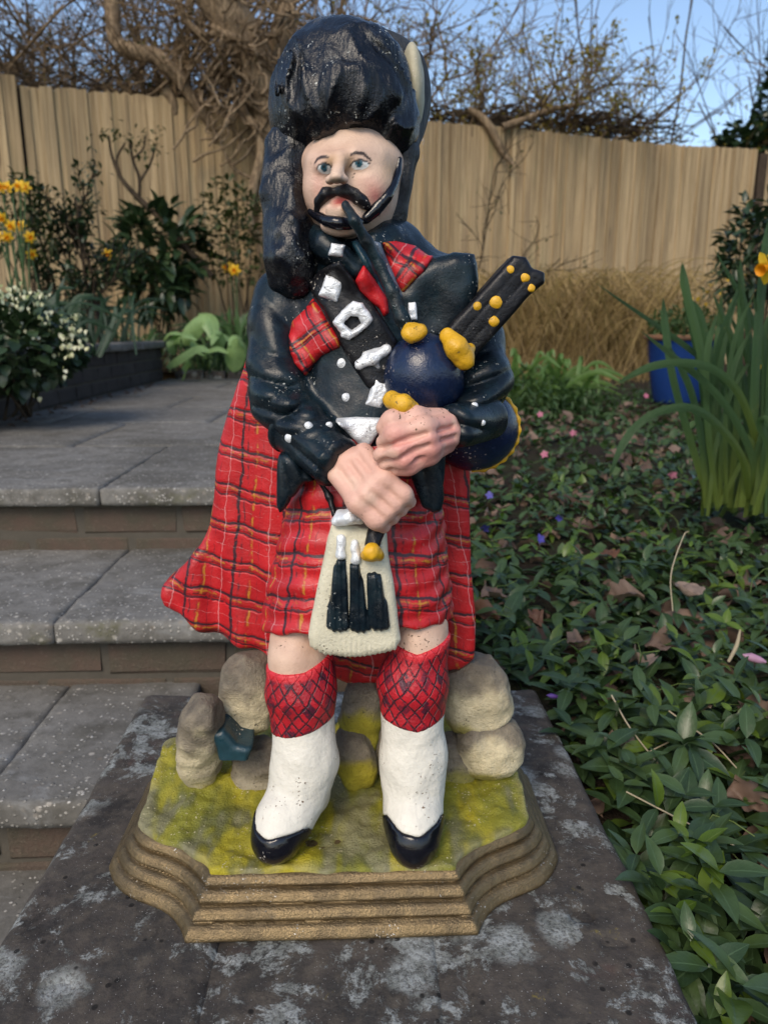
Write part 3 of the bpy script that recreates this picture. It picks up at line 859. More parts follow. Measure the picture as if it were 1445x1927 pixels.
# landing slabs behind the first row
yy = 2.257
row = 0
while yy < 5.6:
    y2 = min(yy + 0.60, 5.62)
    off = joints[0][0] - (0.3 if row % 2 == 0 else 0)
    x = off - 1.83
    while x < X_R:
        a, b_ = max(x, -1.42), min(x + 0.61, X_R)
        if b_ - a > 0.06:
            rough_box('paving_slab', (a + .0025, yy + .0025, LZ[0] - .04), (b_ - .0025, y2 - .0025, LZ[0] + random.uniform(-.001, .001)), M_CONC, steps, 0.022, 0.004, 0.001, 5, 60 + row * 5, 
                      {'wear': lambda V: 0.12 + 0 * V[:, 0], 'side': lambda V: 0 * V[:, 0]}, fine=0.0004)
        x += 0.61
    yy = y2; row += 1
link('step_base', box_mesh('step_base', (XL, 1.72, -0.5), (X_R - 0.03, 5.6, LZ[0] - 0.045)), M_MORT, steps, smooth=False)

# raised planter wall on the left
WX = -1.40
pw = empty('planter_wall', (WX, 4.0, LZ[0])); tag(pw, 'low dark brick planter wall with pale coping slabs left of the landing', 'wall')
for c in range(3):
    pass
brick_run(pw, (WX - 0.05, 1.75), (WX - 0.05, 5.45), LZ[0] + 0.004, 3, M_BRICKD, H=0.066)
brick_run(pw, (WX - 0.11, 5.44), (WX - 2.4, 5.44), LZ[0] + 0.004, 3, M_BRICKD, H=0.066)
link('mortar_core', box_mesh('mortar_core', (WX - 0.095, 1.74, 0.1), (WX - 0.006, 5.44, LZ[0] + 0.22)), M_MORT, pw, smooth=False)
y = 1.74; k = 0
while y < 5.5:
    y2 = min(y + 0.62, 5.52)
    rough_box('coping_slab', (WX - 0.20, y + .003, LZ[0] + 0.226), (WX + 0.035, y2 - .003, LZ[0] + 0.272), M_CONC, pw, 0.012, 0.006, 0.002, 8, 90 + k, {'wear': lambda V: 0.05 + 0 * V[:, 0], 'side': lambda V: 0 * V[:, 0]})
    y = y2; k += 1
x = WX - 0.205; k = 0
while x > WX - 2.3:
    rough_box('coping_slab', (x - 0.6, 5.30, LZ[0] + 0.226), (x - .004, 5.53, LZ[0] + 0.272), M_CONC, pw, 0.016, 0.006, 0.002, 8, 70 + k, {'wear': lambda V: 0.05 + 0 * V[:, 0], 'side': lambda V: 0 * V[:, 0]})
    x -= 0.604; k += 1
# kerb stones in front of the back bed
kb = empty('stone_kerb', (-0.6, 5.7, LZ[0])); tag(kb, 'low row of rough grey edging stones at the back of the landing', 'kerb')
x = -1.36; k = 0
while x < X_R:
    w = 0.16 + 0.1 * random.random()
    rough_box('stone', (x, 5.60, LZ[0] - 0.03), (x + w - 0.01, 5.72, LZ[0] + 0.05 + random.uniform(0, .02)), M_CAP, kb, 0.014, 0.02, 0.006, 9, 30 + k)
    x += w; k += 1

# ------------------------------------------------------------------ fence of overlapping boards
F0, F1 = A(39, 160, 6.2), A(1436, 285, 8.3)
fd = F1 - F0; FL = math.hypot(fd[0], fd[1]); fang = math.atan2(fd[1], fd[0]); fu = np.array([fd[0], fd[1], 0]) / FL; fnv = np.array([fu[1], -fu[0], 0])
def board_mesh(H, W, k):
    # feather-edge board: thick on one edge, thin on the other, ragged top
    r = np.random.default_rng(k)
    nx, nz = 3, 9
    V = []; F = []
    def top(x): return H + r.normal(0, 0.006)
    tops = [H + 0.0025 * r.normal() for _ in range(nx + 1)]
    warp = r.normal(0, 0.0008)
    for side in (0, 1):
        for i in range(nx + 1):
            for j in range(nz + 1):
                t = i / nx
                th = 0.012 + 0.002 * t
                z = tops[i] * j / nz
                yy_ = (-th / 2 if side == 0 else th / 2) + warp * sin(j / nz * pi * 2 + k)
                V.append((W * (t - 0.5), yy_, z))
    n1 = (nx + 1) * (nz + 1)
    g = lambda s, i, j: s * n1 + i * (nz + 1) + j
    for i in range(nx):
        for j in range(nz):
            F.append((g(0, i, j), g(0, i + 1, j), g(0, i + 1, j + 1), g(0, i, j + 1)))
            F.append((g(1, i, j), g(1, i, j + 1), g(1, i + 1, j + 1), g(1, i + 1, j)))
    for j in range(nz):
        F.append((g(0, 0, j), g(0, 0, j + 1), g(1, 0, j + 1), g(1, 0, j)))
        F.append((g(0, nx, j), g(1, nx, j), g(1, nx, j + 1), g(0, nx, j + 1)))
    for i in range(nx):
        F.append((g(0, i, nz), g(0, i + 1, nz), g(1, i + 1, nz), g(1, i, nz)))
        F.append((g(0, i, 0), g(1, i, 0), g(1, i + 1, 0), g(0, i + 1, 0)))
    me = mesh_np('board', V, [np.array(F)])
    me.materials.append(M_FENCE)
    me.polygons.foreach_set('use_smooth', np.zeros(len(me.polygons), bool))
    return me
BM = [board_mesh(1.0, 0.112, k) for k in range(6)]
def fence(name, label, start, n, zb, ztop, step=0.092):
    f = empty(name, tuple(start[:2]) + (zb,)); tag(f, label, 'fence')
    pos_ = 0.0; end_ = n * step; odd = 0
    while pos_ < end_ - 0.03:
        wd = min(random.choice([0.045, 0.06, 0.07, 0.085, 0.10]) * random.uniform(0.9, 1.1), end_ - pos_)
        p = start + fu * (pos_ + wd / 2)
        H = ztop(pos_) - zb + random.uniform(-0.005, 0.005)
        o = bpy.data.objects.new('board', BM[random.randrange(6)]); COL.objects.link(o)
        o.parent = f
        o.location = (p[0] - start[0], p[1] - start[1], 0)
        off_ = (-0.013 if odd else 0.0) + random.uniform(-.003, .003)
        o.location.x += fnv[0] * off_; o.location.y += fnv[1] * off_
        o.rotation_euler = (random.uniform(-.004, .004), random.uniform(-.004, .004), fang + random.uniform(-.02, .02))
        o.scale = ((wd + (0.040 if odd else -0.004)) / 0.112, 1, H)
        pos_ += wd; odd = 1 - odd
    for zr in (0.25, 0.75):
        m = box_mesh('rail', (0, 0.020, -0.04), (n * step, 0.06, 0.04))
        r_ = link('rail', m, M_FENCE, f, smooth=False, loc=(start[0], start[1], zb + (ztop(0) - zb) * zr))
        r_.rotation_euler = (0, 0, fang)
    return f
nb = int(FL / 0.092)
ztop = lambda s: F0[2] + (F1[2] - F0[2]) * s / FL + 0.012 * sin(s * 2.0)
fence('board_fence', 'long weathered vertical board fence across the back of the garden', F0, nb, 0.02, ztop)
Fp = F0 - fu * 0.62 - fnv * -0.05
p_ = A(-25, 135, 6.12)
fence('board_fence', 'slightly taller fence panel at the left edge, beside the dark gap', np.array([p_[0], p_[1], 0]) - fu * (26 * 0.092 - 0.17), 26, 0.02, lambda s: A(10, 137, 6.12)[2])
fence('board_fence', 'fence panel at the far right edge, partly behind the dark holly', F1 + fu * 0.06 + fnv * -0.03, 8, 0.02, lambda s: A(1440, 282, 8.3)[2])
for (pt, lab) in ((F0 - fu * 0.03 + np.array([0, .08, 0]), 'dark timber post in the gap at the left end of the fence'), (F1 + fu * 0.035 + np.array([0, .07, 0]), 'dark timber post near the right end of the fence')):
    o = link('fence_post', box_mesh('fence_post', (-0.045, -0.045, 0), (0.045, 0.045, pt[2] - 0.03), 0.006), m_bark('post_wood' + str(round(pt[0])), (0.03, 0.022, 0.016), (0.07, 0.05, 0.035)), None, smooth=False, loc=(pt[0], pt[1], 0.02))
    tag(o, lab, 'post')
# ------------------------------------------------------------------ the painted piper statue
BX = -0.026
statue = empty('piper_statue', (BX, 0.66, 0.0))
tag(statue, 'painted cast piper in red tartan kilt and tall black hat, standing on the pillar', 'statue')
ZT = 0.044     # top of the plinth

# --- plinth: stepped, wavy cut corners
def plinth_outline(W, Fh, y0, y1, yb, amp):
    right = []
    for i in range(15):
        t = i / 14
        x = Fh + (W - Fh) * t; y = y0 + (y1 - y0) * t
        nx, ny = (y1 - y0), -(W - Fh)
        L = math.hypot(nx, ny)
        o = amp * sin(t * 2 * pi)
        right.append((x - nx / L * o, y - ny / L * o))
    q = right + [(W, yb - 0.05), (W - 0.05, yb)]
    return q + [(-x, y) for x, y in reversed(q)]
POUT = [(x + BX, y) for x, y in plinth_outline(0.215, 0.123, 0.529, 0.620, 0.80, 0.0074)]
def plinth_f(P, grow=0.0):
    z = P[:, 2]
    d = poly2(P[:, 0], P[:, 1], POUT) - 0.002
    lv = np.clip(z / ZT * 4, 0, 3.999)
    i = np.floor(lv); fr = lv - i
    ins = lv * 0.0078 - 0.0022 * np.sin(pi * fr) + 0.0065 * np.exp(-(fr / 0.17) ** 2) * (i > 0) - 0.0012 * np.exp(-((fr - 0.82) / 0.14) ** 2)
    d = d + ins + vnoise(P * 70, 3) * 0.0004 + vnoise(P * 22, 4) * 0.0009
    return smax(smax(d, z - ZT, 0.003), -z, 0.002)
plinth = sculpt('plinth', plinth_f, (BX - 0.235, 0.515, -0.004), (BX + 0.235, 0.815, 0.056), 0.0018, m_gold, statue, proj=1)

# --- mossy mound on the plinth
def mound_top(X, Y):
    P3 = np.stack([X, Y, np.zeros_like(X)], 1)
    back = np.clip((Y - 0.60) / 0.16, 0, 1)
    return ZT + 0.003 + back ** 1.4 * 0.035 * (0.75 + 0.4 * vnoise(P3 * 25, 8)) + fbm(P3 * 42, 3, 5) * 0.0060 + fbm(P3 * 130, 2, 6) * 0.0020
def mound_f(P):
    d = poly2(P[:, 0], P[:, 1], POUT) + 0.0275 + vnoise(P * 60, 9) * 0.002
    return smax(smax(d, (P[:, 2] - mound_top(P[:, 0], P[:, 1])) * 0.8, 0.003), ZT - 0.006 - P[:, 2], 0.001)
def mound_col(V):
    st3 = np.array([60, 22, 40]); n = fbm(V * st3 * 0.5, 4, 21); n2 = fbm(V * st3 * 1.6, 4, 22); n3 = fbm(V * 15, 3, 23)
    c = lerp((0.36, 0.30, 0.010), (0.19, 0.185, 0.013), sstep(n, -0.35, 0.3))
    c = lerp(c, np.tile((0.060, 0.072, 0.020), (len(V), 1)), sstep(n2 * 0.8 + 0.9 * n3, -0.15, 0.45) * 0.9)
    c = lerp(c, np.tile((0.28, 0.25, 0.14), (len(V), 1)), sstep(n3 + 0.5 * n2, 0.08, 0.4) * 0.5)
    e = poly2(V[:, 0], V[:, 1], POUT) + 0.0275
    c = lerp(c, np.tile((0.29, 0.26, 0.17), (len(V), 1)), sstep(e, -0.012, 0.0) * sstep(fbm(V * 60, 3, 25), -0.3, 0.2) * 0.35)
    return c
mound = sculpt('mossy_mound', mound_f, (BX - 0.20, 0.545, ZT - 0.008), (BX + 0.20, 0.79, ZT + 0.055), 0.0026, m_mound, statue, {'paint': mound_col}, proj=1)

# --- rocks behind the legs
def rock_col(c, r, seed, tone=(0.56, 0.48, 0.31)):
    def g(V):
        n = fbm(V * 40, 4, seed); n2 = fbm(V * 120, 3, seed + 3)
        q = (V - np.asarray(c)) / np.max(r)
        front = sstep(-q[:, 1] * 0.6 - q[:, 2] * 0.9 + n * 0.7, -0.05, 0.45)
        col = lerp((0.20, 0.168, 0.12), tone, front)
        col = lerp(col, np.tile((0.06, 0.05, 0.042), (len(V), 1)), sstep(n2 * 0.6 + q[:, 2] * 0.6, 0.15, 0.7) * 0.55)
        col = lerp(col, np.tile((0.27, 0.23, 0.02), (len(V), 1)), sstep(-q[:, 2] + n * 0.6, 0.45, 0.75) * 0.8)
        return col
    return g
def rock(px, py, D, rx, ry, rz, tilt=0.0, lean=0.0, seed=1, tone=(0.56, 0.48, 0.31), name='rock'):
    c = A(px, py, D); s = S(py, D)
    r = np.array([rx, ry, rz]) * s
    ct, st_ = cos(tilt), sin(tilt); cl, sl = cos(lean), sin(lean)
    def f(P):
        q = P - c
        x = q[:, 0] * ct + q[:, 2] * st_; z = -q[:, 0] * st_ + q[:, 2] * ct
        y = q[:, 1] * cl - z * sl; z = q[:, 1] * sl + z * cl
        Q = np.stack([x, y, z], 1)
        # between a box and an ellipsoid
        e = ((np.abs(Q / r) ** 2.7).sum(1) ** (1 / 2.7) - 1) * r.min()
        return e + fbm(P * 28, 3, seed) * 0.0055 + np.abs(vnoise(P * 48, seed + 2)) * 0.0035 + fbm(P * 120, 2, seed + 1) * 0.0012
    m = r.max() * 1.35
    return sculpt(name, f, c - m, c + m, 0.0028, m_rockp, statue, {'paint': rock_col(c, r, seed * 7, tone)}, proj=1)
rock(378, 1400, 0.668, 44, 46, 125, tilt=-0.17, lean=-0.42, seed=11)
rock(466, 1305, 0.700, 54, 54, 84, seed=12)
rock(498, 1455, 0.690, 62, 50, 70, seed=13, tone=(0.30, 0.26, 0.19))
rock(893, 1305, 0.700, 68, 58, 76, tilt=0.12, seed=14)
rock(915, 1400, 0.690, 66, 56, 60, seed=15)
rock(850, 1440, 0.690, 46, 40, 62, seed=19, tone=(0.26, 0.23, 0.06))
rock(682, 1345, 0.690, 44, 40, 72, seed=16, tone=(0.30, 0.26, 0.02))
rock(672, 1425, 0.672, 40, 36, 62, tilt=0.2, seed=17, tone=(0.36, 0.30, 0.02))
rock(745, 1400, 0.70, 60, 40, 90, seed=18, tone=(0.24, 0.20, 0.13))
def patch_f(P):
    return smin(prism(P, [(410, 1352), (430, 1348), (452, 1374), (480, 1380), (474, 1406), (446, 1408), (424, 1412), (418, 1385)], 0.668, 0.03, 0.005),
                np.full(len(P), 1.0), 0.01) + vnoise(P * 90, 2) * 0.0015
lo, hi = A(395, 1425, 0.63), A(495, 1335, 0.705)
sculpt('teal_stone', patch_f, np.minimum(lo, hi) - 0.01, np.maximum(lo, hi) + 0.01, 0.0022, m_teal, statue)

# --- legs: knee, sock, spat, shoe
def legs():
    specs = [
        ('L', dict(knee=(563, 1195, .628, 54), knee2=(562, 1235, .622, 54), calf=(567, 1300, .618, 60), low=(572, 1365, .616, 50),
                   ank=(574, 1430, .612, 47), inst=(556, 1500, .600, 46), ball=(532, 1548, .584, 48), toe=(519, 1583, .572, 40), heel=(578, 1490, .632, 44)),
         (560, 1258, 620, 1224, 501, 1258)),
        ('R', dict(knee=(790, 1165, .628, 52), knee2=(788, 1205, .622, 50), calf=(776, 1285, .618, 60), low=(776, 1350, .616, 52),
                   ank=(777, 1430, .612, 49), inst=(777, 1500, .600, 47), ball=(778, 1552, .584, 49), toe=(779, 1585, .572, 42), heel=(777, 1490, .632, 44)), None)]
    for side, q, _ in specs:
        up = pc(q['knee'], q['knee2'], q['calf'], q['low'], q['ank'])
        ft = pc(q['ank'], q['inst'], q['ball'], q['toe']) ; hl = pc(q['ank'], q['heel'])
        zt = ZT + 0.002
        def flatten(ch):
            return [(np.array([c[0], c[1], max(c[2], zt + r * 0.55)]), r) for c, r in ch]
        ftz = flatten(ft); hlz = flatten(hl)
        def leg(P, ftz=ftz, hlz=hlz, up=up):
            d = smin(chain(P, up, 0.012), smin(chain(P, ftz, 0.012), chain(P, hlz, 0.01), 0.02), 0.02)
            d = smax(d, ZT - 0.004 - P[:, 2], 0.004)
            return d + fbm(P * 45, 2, 31) * 0.0022
        lo = np.minimum(cbox(up)[0], cbox(ftz + hlz)[0]) - 0.01; hi = np.maximum(cbox(up)[1], cbox(ftz + hlz)[1]) + 0.01
        lo[2] = ZT - 0.008
        if side == 'L':
            sock_top = lambda P: (A(560, 1264, .60)[2] + (P[:, 0] - A(560, 1252, .60)[0]) * 0.25 - np.abs(P[:, 0] - A(575, 1252, .6)[0]) * -0.15)
            sp_top = lambda P: A(570, 1365, .60)[2] + (P[:, 0] - A(570, 1365, .60)[0]) * 0.28
        else:
            sock_top = lambda P: (A(776, 1228, .60)[2] + (P[:, 0] - A(776, 1228, .60)[0]) * 0.0 + np.abs(P[:, 0] - A(785, 1228, .6)[0]) * 0.28)
            sp_top = lambda P: A(776, 1358, .60)[2] + np.abs(P[:, 0] - A(782, 1358, .60)[0]) * 0.22
        # shoe line: the black shoe shows in front of a curved spat edge
        tc = ftz[-1][0]
        fd = ftz[0][0] - tc; fd = np.array([fd[0], fd[1]]); fd = fd / np.linalg.norm(fd)
        def shoe_line(P, tc=tc, fd=fd):
            x = P[:, 0] - tc[0]; y = P[:, 1] - tc[1]
            al = x * fd[0] + y * fd[1]; ac = (x * fd[1] - y * fd[0]) / 0.024
            up_ = np.clip((P[:, 2] - ZT - 0.020) / 0.02, 0, 1)
            return al - (0.004 + 0.030 * np.minimum(ac * ac, 1.0)) + 0.0010 * np.sin(ac * 9) + up_ * 0.03
        sub_k = lambda P, leg=leg, s=sock_top: smax(leg(P) + 0.001, s(P) - 0.006 - P[:, 2], 0.002)
        def sock(P, leg=leg, s=sock_top, t=sp_top):
            return smax(smax(leg(P) - 0.0012, P[:, 2] - s(P), 0.003), t(P) - 0.004 - P[:, 2], 0.002)
        def spat(P, leg=leg, t=sp_top, sl=shoe_line):
            return smax(smax(leg(P) - 0.0005, P[:, 2] - t(P), 0.0025), -sl(P), 0.002)
        def shoe(P, leg=leg, sl=shoe_line):
            wedge = P[:, 2] - (ZT + 0.022)
            body = smax(leg(P) - 0.0012, sl(P), 0.002)
            return body
        sculpt('knee', sub_k, (lo[0], lo[1], sock_top(np.array([[0., 0, 0]])).mean() - 0.06), hi, 0.0024, m_skin, statue,
               {'paint': lambda V: lerp((0.62, 0.43, 0.32), (0.52, 0.34, 0.25), sstep(fbm(V * 40, 3, 3), -0.2, 0.3))}, proj=1)
        ax = up[2][0]
        sculpt('sock', sock, lo, hi, 0.0022, m_argyle, statue,
               {'cloth': lambda V, ax=ax: np.stack([np.arctan2(V[:, 0] - ax[0], -(V[:, 1] - ax[1])) * 0.030, V[:, 2], V[:, 1] * 0], 1),
                'hem': lambda V, s=sock_top: s(V) - V[:, 2]}, proj=2)
        sculpt('spat', spat, lo, hi, 0.0022, m_white, statue, proj=2)
        sculpt('shoe', shoe, lo, hi, 0.0022, m_gloss, statue, proj=2)
legs()

# --- cloak hanging behind
CLOAK = [(560, 560), (505, 600), (470, 640), (447, 715), (425, 775), (408, 830), (398, 890), (392, 955), (383, 1000), (366, 1042), (340, 1075), (309, 1104),
         (294, 1122), (291, 1140), (298, 1158), (314, 1174), (345, 1192), (400, 1214), (455, 1228), (505, 1243), (560, 1262), (640, 1283), (715, 1280), (800, 1262), (860, 1246), (884, 1222),
         (887, 1160), (880, 1060), (878, 960), (878, 880), (840, 700), (780, 560)]
cl_c = A(620, 900, 0.70)
def cloak_f(P):
    x = (P[:, 0] - cl_c[0]); z = P[:, 2] - A(620, 1250, .70)[2]
    low = np.clip(1 - z / 0.26, 0, 1)
    leftw = np.clip(-x / 0.10, 0, 2)
    yc = 0.712 + 0.020 * leftw - 0.012 * np.clip(x / 0.1, 0, 1.5) + 0.0055 * low * np.sin(x * 150 + 6 * z) * np.clip(leftw, 0.25, 1) + 0.003 * np.sin(x * 60 + 2)
    d1 = outline(P, CLOAK, 0.70) + 0.010 + 0.002 * np.sin(P[:, 0] * 160) * low
    d2 = np.abs(P[:, 1] - yc) - 0.022 + 0.010
    d = np.minimum(np.maximum(d1, d2), 0) + np.hypot(np.maximum(d1, 0), np.maximum(d2, 0)) - 0.010
    return d + fbm(P * 30, 2, 41) * 0.002
def cloak_uv(V):
    x = V[:, 0] - cl_c[0]; z = V[:, 2] - cl_c[2]
    z0 = A(560, 560, .7)[2]
    # cloth fans out from the shoulder; the weft dips towards the middle
    fan = 1 + np.clip((z0 - V[:, 2]) / 0.30, 0, 1.2) * 0.55
    u = x / fan * 1.35
    return np.stack([u, z + 0.20 * x + 0.9 * x * x * 0 , x * 0], 1)
lo, hi = A(285, 1290, 0.66), A(895, 545, 0.76)
sculpt('cloak', cloak_f, (A(285, 1100, .74)[0] - .01, 0.655, A(640, 1290, .70)[2] - 0.012), (A(890, 1100, .74)[0] + .01, 0.77, A(560, 550, .7)[2] + 0.01), 0.0026, m_tartan, statue, {'cloth': cloak_uv}, proj=1)

# --- kilt
kz1 = A(670, 1186, 0.586)[2]; kz0 = A(670, 880, 0.61)[2]
kcx1 = A(675, 1160, 0.64)[0]; kcx0 = A(690, 900, 0.65)[0]
kw1 = 178 * S(1160, 0.64); kw0 = 133 * S(900, 0.65)
def kilt_f(P):
    t = np.clip((kz0 - P[:, 2]) / (kz0 - kz1), -0.3, 1.1)
    a = kw0 + (kw1 - kw0) * t; b_ = 0.056 + 0.020 * t
    cx = kcx0 + (kcx1 - kcx0) * t; cy = 0.662
    q = np.stack([(P[:, 0] - cx) / a, (P[:, 1] - cy) / b_], 1)
    rr = (np.abs(q) ** 2.5).sum(1) ** 0.4 + 1e-9
    ang = np.arctan2(q[:, 0], -q[:, 1])
    pleat = 0.0022 * np.clip(t, 0, 1) * (np.abs(np.sin(ang * 9 + 0.6)) - 0.5) * sstep(np.abs(ang), 0.35, 0.6)
    d = (rr - 1) * b_ * np.clip(1 + 0.35 * np.abs(q[:, 0]) / rr, 1, 1.4) - pleat
    d = d + 0.0016 * vnoise(P * 55, 51) + 0.0011 * np.sin(P[:, 2] * 330 + 3 * np.sin(ang * 3)) * sstep(np.abs(ang), 0.2, 0.5)
    hem = kz1 - np.where(ang < 0, 0.022, 0.011) * np.sin(ang) ** 2 + 0.0015 * np.sin(ang * 18)
    return smax(smax(d, hem - P[:, 2], 0.004), P[:, 2] - kz0 - 0.03, 0.004)
def kilt_uv(V):
    ang = np.arctan2((V[:, 0] - kcx1) / kw1, -(V[:, 1] - 0.662) / 0.076)
    return np.stack([ang * 0.075 + 0.013, V[:, 2] - 0.006 * np.cos(ang * 2), ang * 0], 1)
sculpt('kilt', kilt_f, (kcx1 - kw1 - .012, 0.57, kz1 - .032), (kcx1 + kw1 + .012, 0.755, kz0 + .036), 0.0022, m_tartan, statue, {'cloth': kilt_uv}, proj=1)

# --- jacket
ch_arm_r = pc((528, 560, .668, 50), (520, 620, .662, 50), (519, 690, .650, 49), (526, 752, .636, 48), (600, 830, .606, 44))
ch_arm_l = pc((858, 575, .682, 44), (893, 640, .668, 50), (912, 715, .645, 46), (888, 775, .618, 42))
WING = [(752, 560), (768, 515), (812, 490), (850, 480), (886, 482), (892, 500), (893, 545), (872, 600), (835, 645), (785, 650), (758, 620)]
def torso_f(P):
    d = ell(P, A(690, 640, .680), np.array([152, 132, 215]) * S(640, .68))
    d = smin(d, ell(P, A(695, 800, .672), np.array([148, 132, 120]) * S(800, .672)), 0.03)
    d = smin(d, chain(P, pc((545, 560, .680, 48), (640, 500, .680, 52), (740, 505, .680, 52), (830, 545, .685, 46)), 0.01), 0.03)
    d = smin(d, chain(P, pc((668, 430, .675, 40), (672, 480, .675, 52)), 0.01), 0.02)
    d = smin(d, chain(P, pc((588, 440, .652, 24), (612, 462, .630, 20), (640, 482, .620, 18), (668, 510, .618, 16)), 0.01), 0.014)
    d = smin(d, chain(P, pc((752, 446, .672, 22), (728, 448, .645, 20), (704, 458, .630, 16), (692, 490, .622, 14)), 0.01), 0.014)
    return d
def fold(P, c, n, amp, wl, rad):
    q = P - c
    w = np.exp(-(q ** 2).sum(1) / rad ** 2)
    s = q @ (np.asarray(n) / np.linalg.norm(n)) * 2 * pi / wl
    return -amp * w * (np.abs(np.sin(s * 0.5)) ** 0.7 * 2 - 1)
def jacket_f(P):
    d = torso_f(P)
    wing = prism(P, WING, 0.652, 0.030, 0.012)
    d = smin(d, wing, 0.012)
    # hollow in front of the raised shoulder
    d = smax(d, -ell(P, A(815, 585, .606), np.array([26, 40, 55]) * S(585, .61)), 0.012)
    ar = chain(P, ch_arm_r, 0.012)
    ar = ar + fold(P, A(505, 725, .59), (0.25, 0, 1), 0.0058, 0.022, 0.036) + fold(P, A(525, 600, .61), (0.9, 0, 0.7), 0.0034, 0.030, 0.035) + fold(P, A(560, 770, .60), (-0.6, 0, 1), 0.0032, 0.017, 0.022)
    d = smin(d, ar, 0.008)
    al = chain(P, ch_arm_l, 0.012)
    al = al + fold(P, A(905, 725, .60), (-0.35, 0, 1), 0.0048, 0.020, 0.036)
    d = smin(d, al, 0.007)
    d = d + fbm(P * 26, 3, 61) * 0.0028 + fbm(P * 90, 2, 63) * 0.0008
    d = smax(d, A(690, 905, .62)[2] - P[:, 2], 0.006)
    return d
lo = np.array([A(455, 700, .66)[0], 0.575, A(690, 915, .62)[2]]); hi = np.array([A(975, 700, .66)[0], 0.76, A(690, 415, .68)[2]])
jacket = sculpt('jacket', jacket_f, lo, hi, 0.0024, m_navy, statue, proj=1)

# cuffs
def cuff_r_f(P):
    d = cyl(P, A(543, 798, .632), A(640, 874, .588), 50 * S(800, .63), 47 * S(870, .59), 0.006)
    ax = A(640, 874, .588) - A(543, 798, .632); u = ax / np.linalg.norm(ax)
    t = (P - A(543, 798, .632)) @ u / np.linalg.norm(ax)
    d = d - 0.0018 * (np.abs(t - 0.08) < 0.05) - 0.0016 * (t > 0.93)
    return d + fold(P, A(575, 865, .575), (0.55, 0, 0.8), 0.0024, 0.017, 0.03) + fbm(P * 40, 2, 65) * 0.0012
c0 = A(590, 838, .61)
cuff_r = sculpt('cuff', cuff_r_f, c0 - 0.055, c0 + 0.055, 0.0020, m_navy, statue, proj=1)
def cuff_l_f(P):
    d = cyl(P, A(925, 785, .628), A(846, 806, .580), 43 * S(800, .61), 41 * S(800, .59), 0.007)
    return d + fold(P, A(875, 800, .575), (0.3, 0, 1), 0.0030, 0.019, 0.024) + fbm(P * 40, 2, 66) * 0.0012
c0 = A(885, 795, .604)
cuff_l = sculpt('cuff', cuff_l_f, c0 - 0.05, c0 + 0.05, 0.0020, m_navy, statue, proj=1)
FRONT = lambda P: np.minimum(np.minimum(jacket_f(P), cuff_r_f(P)), np.minimum(cuff_l_f(P), kilt_f(P)))

# jacket tails
def tail(px, D, name='jacket_tail', mat=None):
    f = lambda P: prism(P, px, D, 0.012, 0.006) + fold(P, A(px[0][0], px[0][1], D - .01), (1, 0, 0.2), 0.0015, 0.014, 0.06)
    q = np.array([A(x, y, D) for x, y in px])
    lo = q.min(0) - 0.02; hi = q.max(0) + 0.02
    return sculpt(name, f, lo, hi, 0.002, mat or m_black, statue, proj=1)
tail([(527, 850), (560, 860), (590, 900), (566, 912), (548, 940), (529, 962), (521, 950), (525, 905)], 0.612, mat=m_navy)
tail([(755, 850), (800, 830), (834, 850), (834, 935), (828, 955), (812, 962), (795, 950), (778, 905)], 0.592, mat=m_navy)

# --- pieces laid over the chest: shells of the jacket surface
def shell(name, px, D, th, mat, attr=None, base=jacket_f, rnd=0.0025, res=0.0018, rough=0.0006, seed=1, depth=0.012, par=None):
    def f(P):
        o = outline(P, px, D)
        d = base(P) - th + vnoise(P * 110, seed) * rough
        return smax(smax(d, o, rnd * 2), -(d + th + depth), 0.001)
    q = np.array([A(x, y, D) for x, y in px])
    lo = q.min(0) - 0.008; hi = q.max(0) + 0.008
    lo[1] -= 0.05; hi[1] += 0.06
    return sculpt(name, f, lo, hi, res, mat, par or statue, attr, proj=2)
def tilt_uv(cx, cy, D, ang, sc=1.0):
    c = A(cx, cy, D)
    def g(V):
        x = (V[:, 0] - c[0]) * sc; z = (V[:, 2] - c[2]) * sc
        return np.stack([x * cos(ang) + z * sin(ang), -x * sin(ang) + z * cos(ang), x * 0], 1)
    return g
dch = hit(jacket_f, 600, 640)
shell('plaid_fold', [(588, 557), (571, 580), (546, 603), (540, 634), (544, 662), (553, 685), (575, 712), (590, 690), (606, 670), (642, 654), (640, 634), (621, 609), (605, 580)],
      dch, 0.0075, m_tartan_small, {'cloth': tilt_uv(600, 630, .61, 0.55, 1.25)}, rnd=0.006, seed=3)
shell('plaid_fold', [(716, 458), (745, 452), (785, 458), (818, 482), (798, 512), (772, 538), (756, 556), (742, 532), (728, 495)],
      hit(jacket_f, 765, 495), 0.0055, m_tartan_small, {'cloth': tilt_uv(760, 500, .62, -0.6)}, rnd=0.005, seed=4)
shell('plaid_fold', [(684, 500), (668, 530), (676, 550), (697, 569), (713, 580), (722, 597), (732, 588), (729, 562), (708, 528)],
      hit(jacket_f, 700, 550), 0.0085, m_redflat, rnd=0.004, seed=5)
shell('collar_lining', [(658, 452), (672, 446), (700, 495), (722, 540), (730, 568), (722, 566), (700, 530), (682, 500)], hit(jacket_f, 695, 510), 0.0055, m_teal, rnd=0.003)
shell('collar_lining', [(700, 455), (716, 458), (738, 505), (757, 556), (750, 574), (734, 540), (716, 490)], hit(jacket_f, 735, 515), 0.0045, m_greyblue, rnd=0.003)
belt_px = [(575, 528), (600, 505), (640, 492), (668, 528), (710, 582), (748, 640), (746, 690), (724, 740), (690, 727), (664, 690), (642, 652), (606, 580), (588, 557)]
D_belt = hit(jacket_f, 655, 610)
belt_f = lambda P: smax(jacket_f(P) - 0.0062, outline(P, belt_px, D_belt), 0.004)
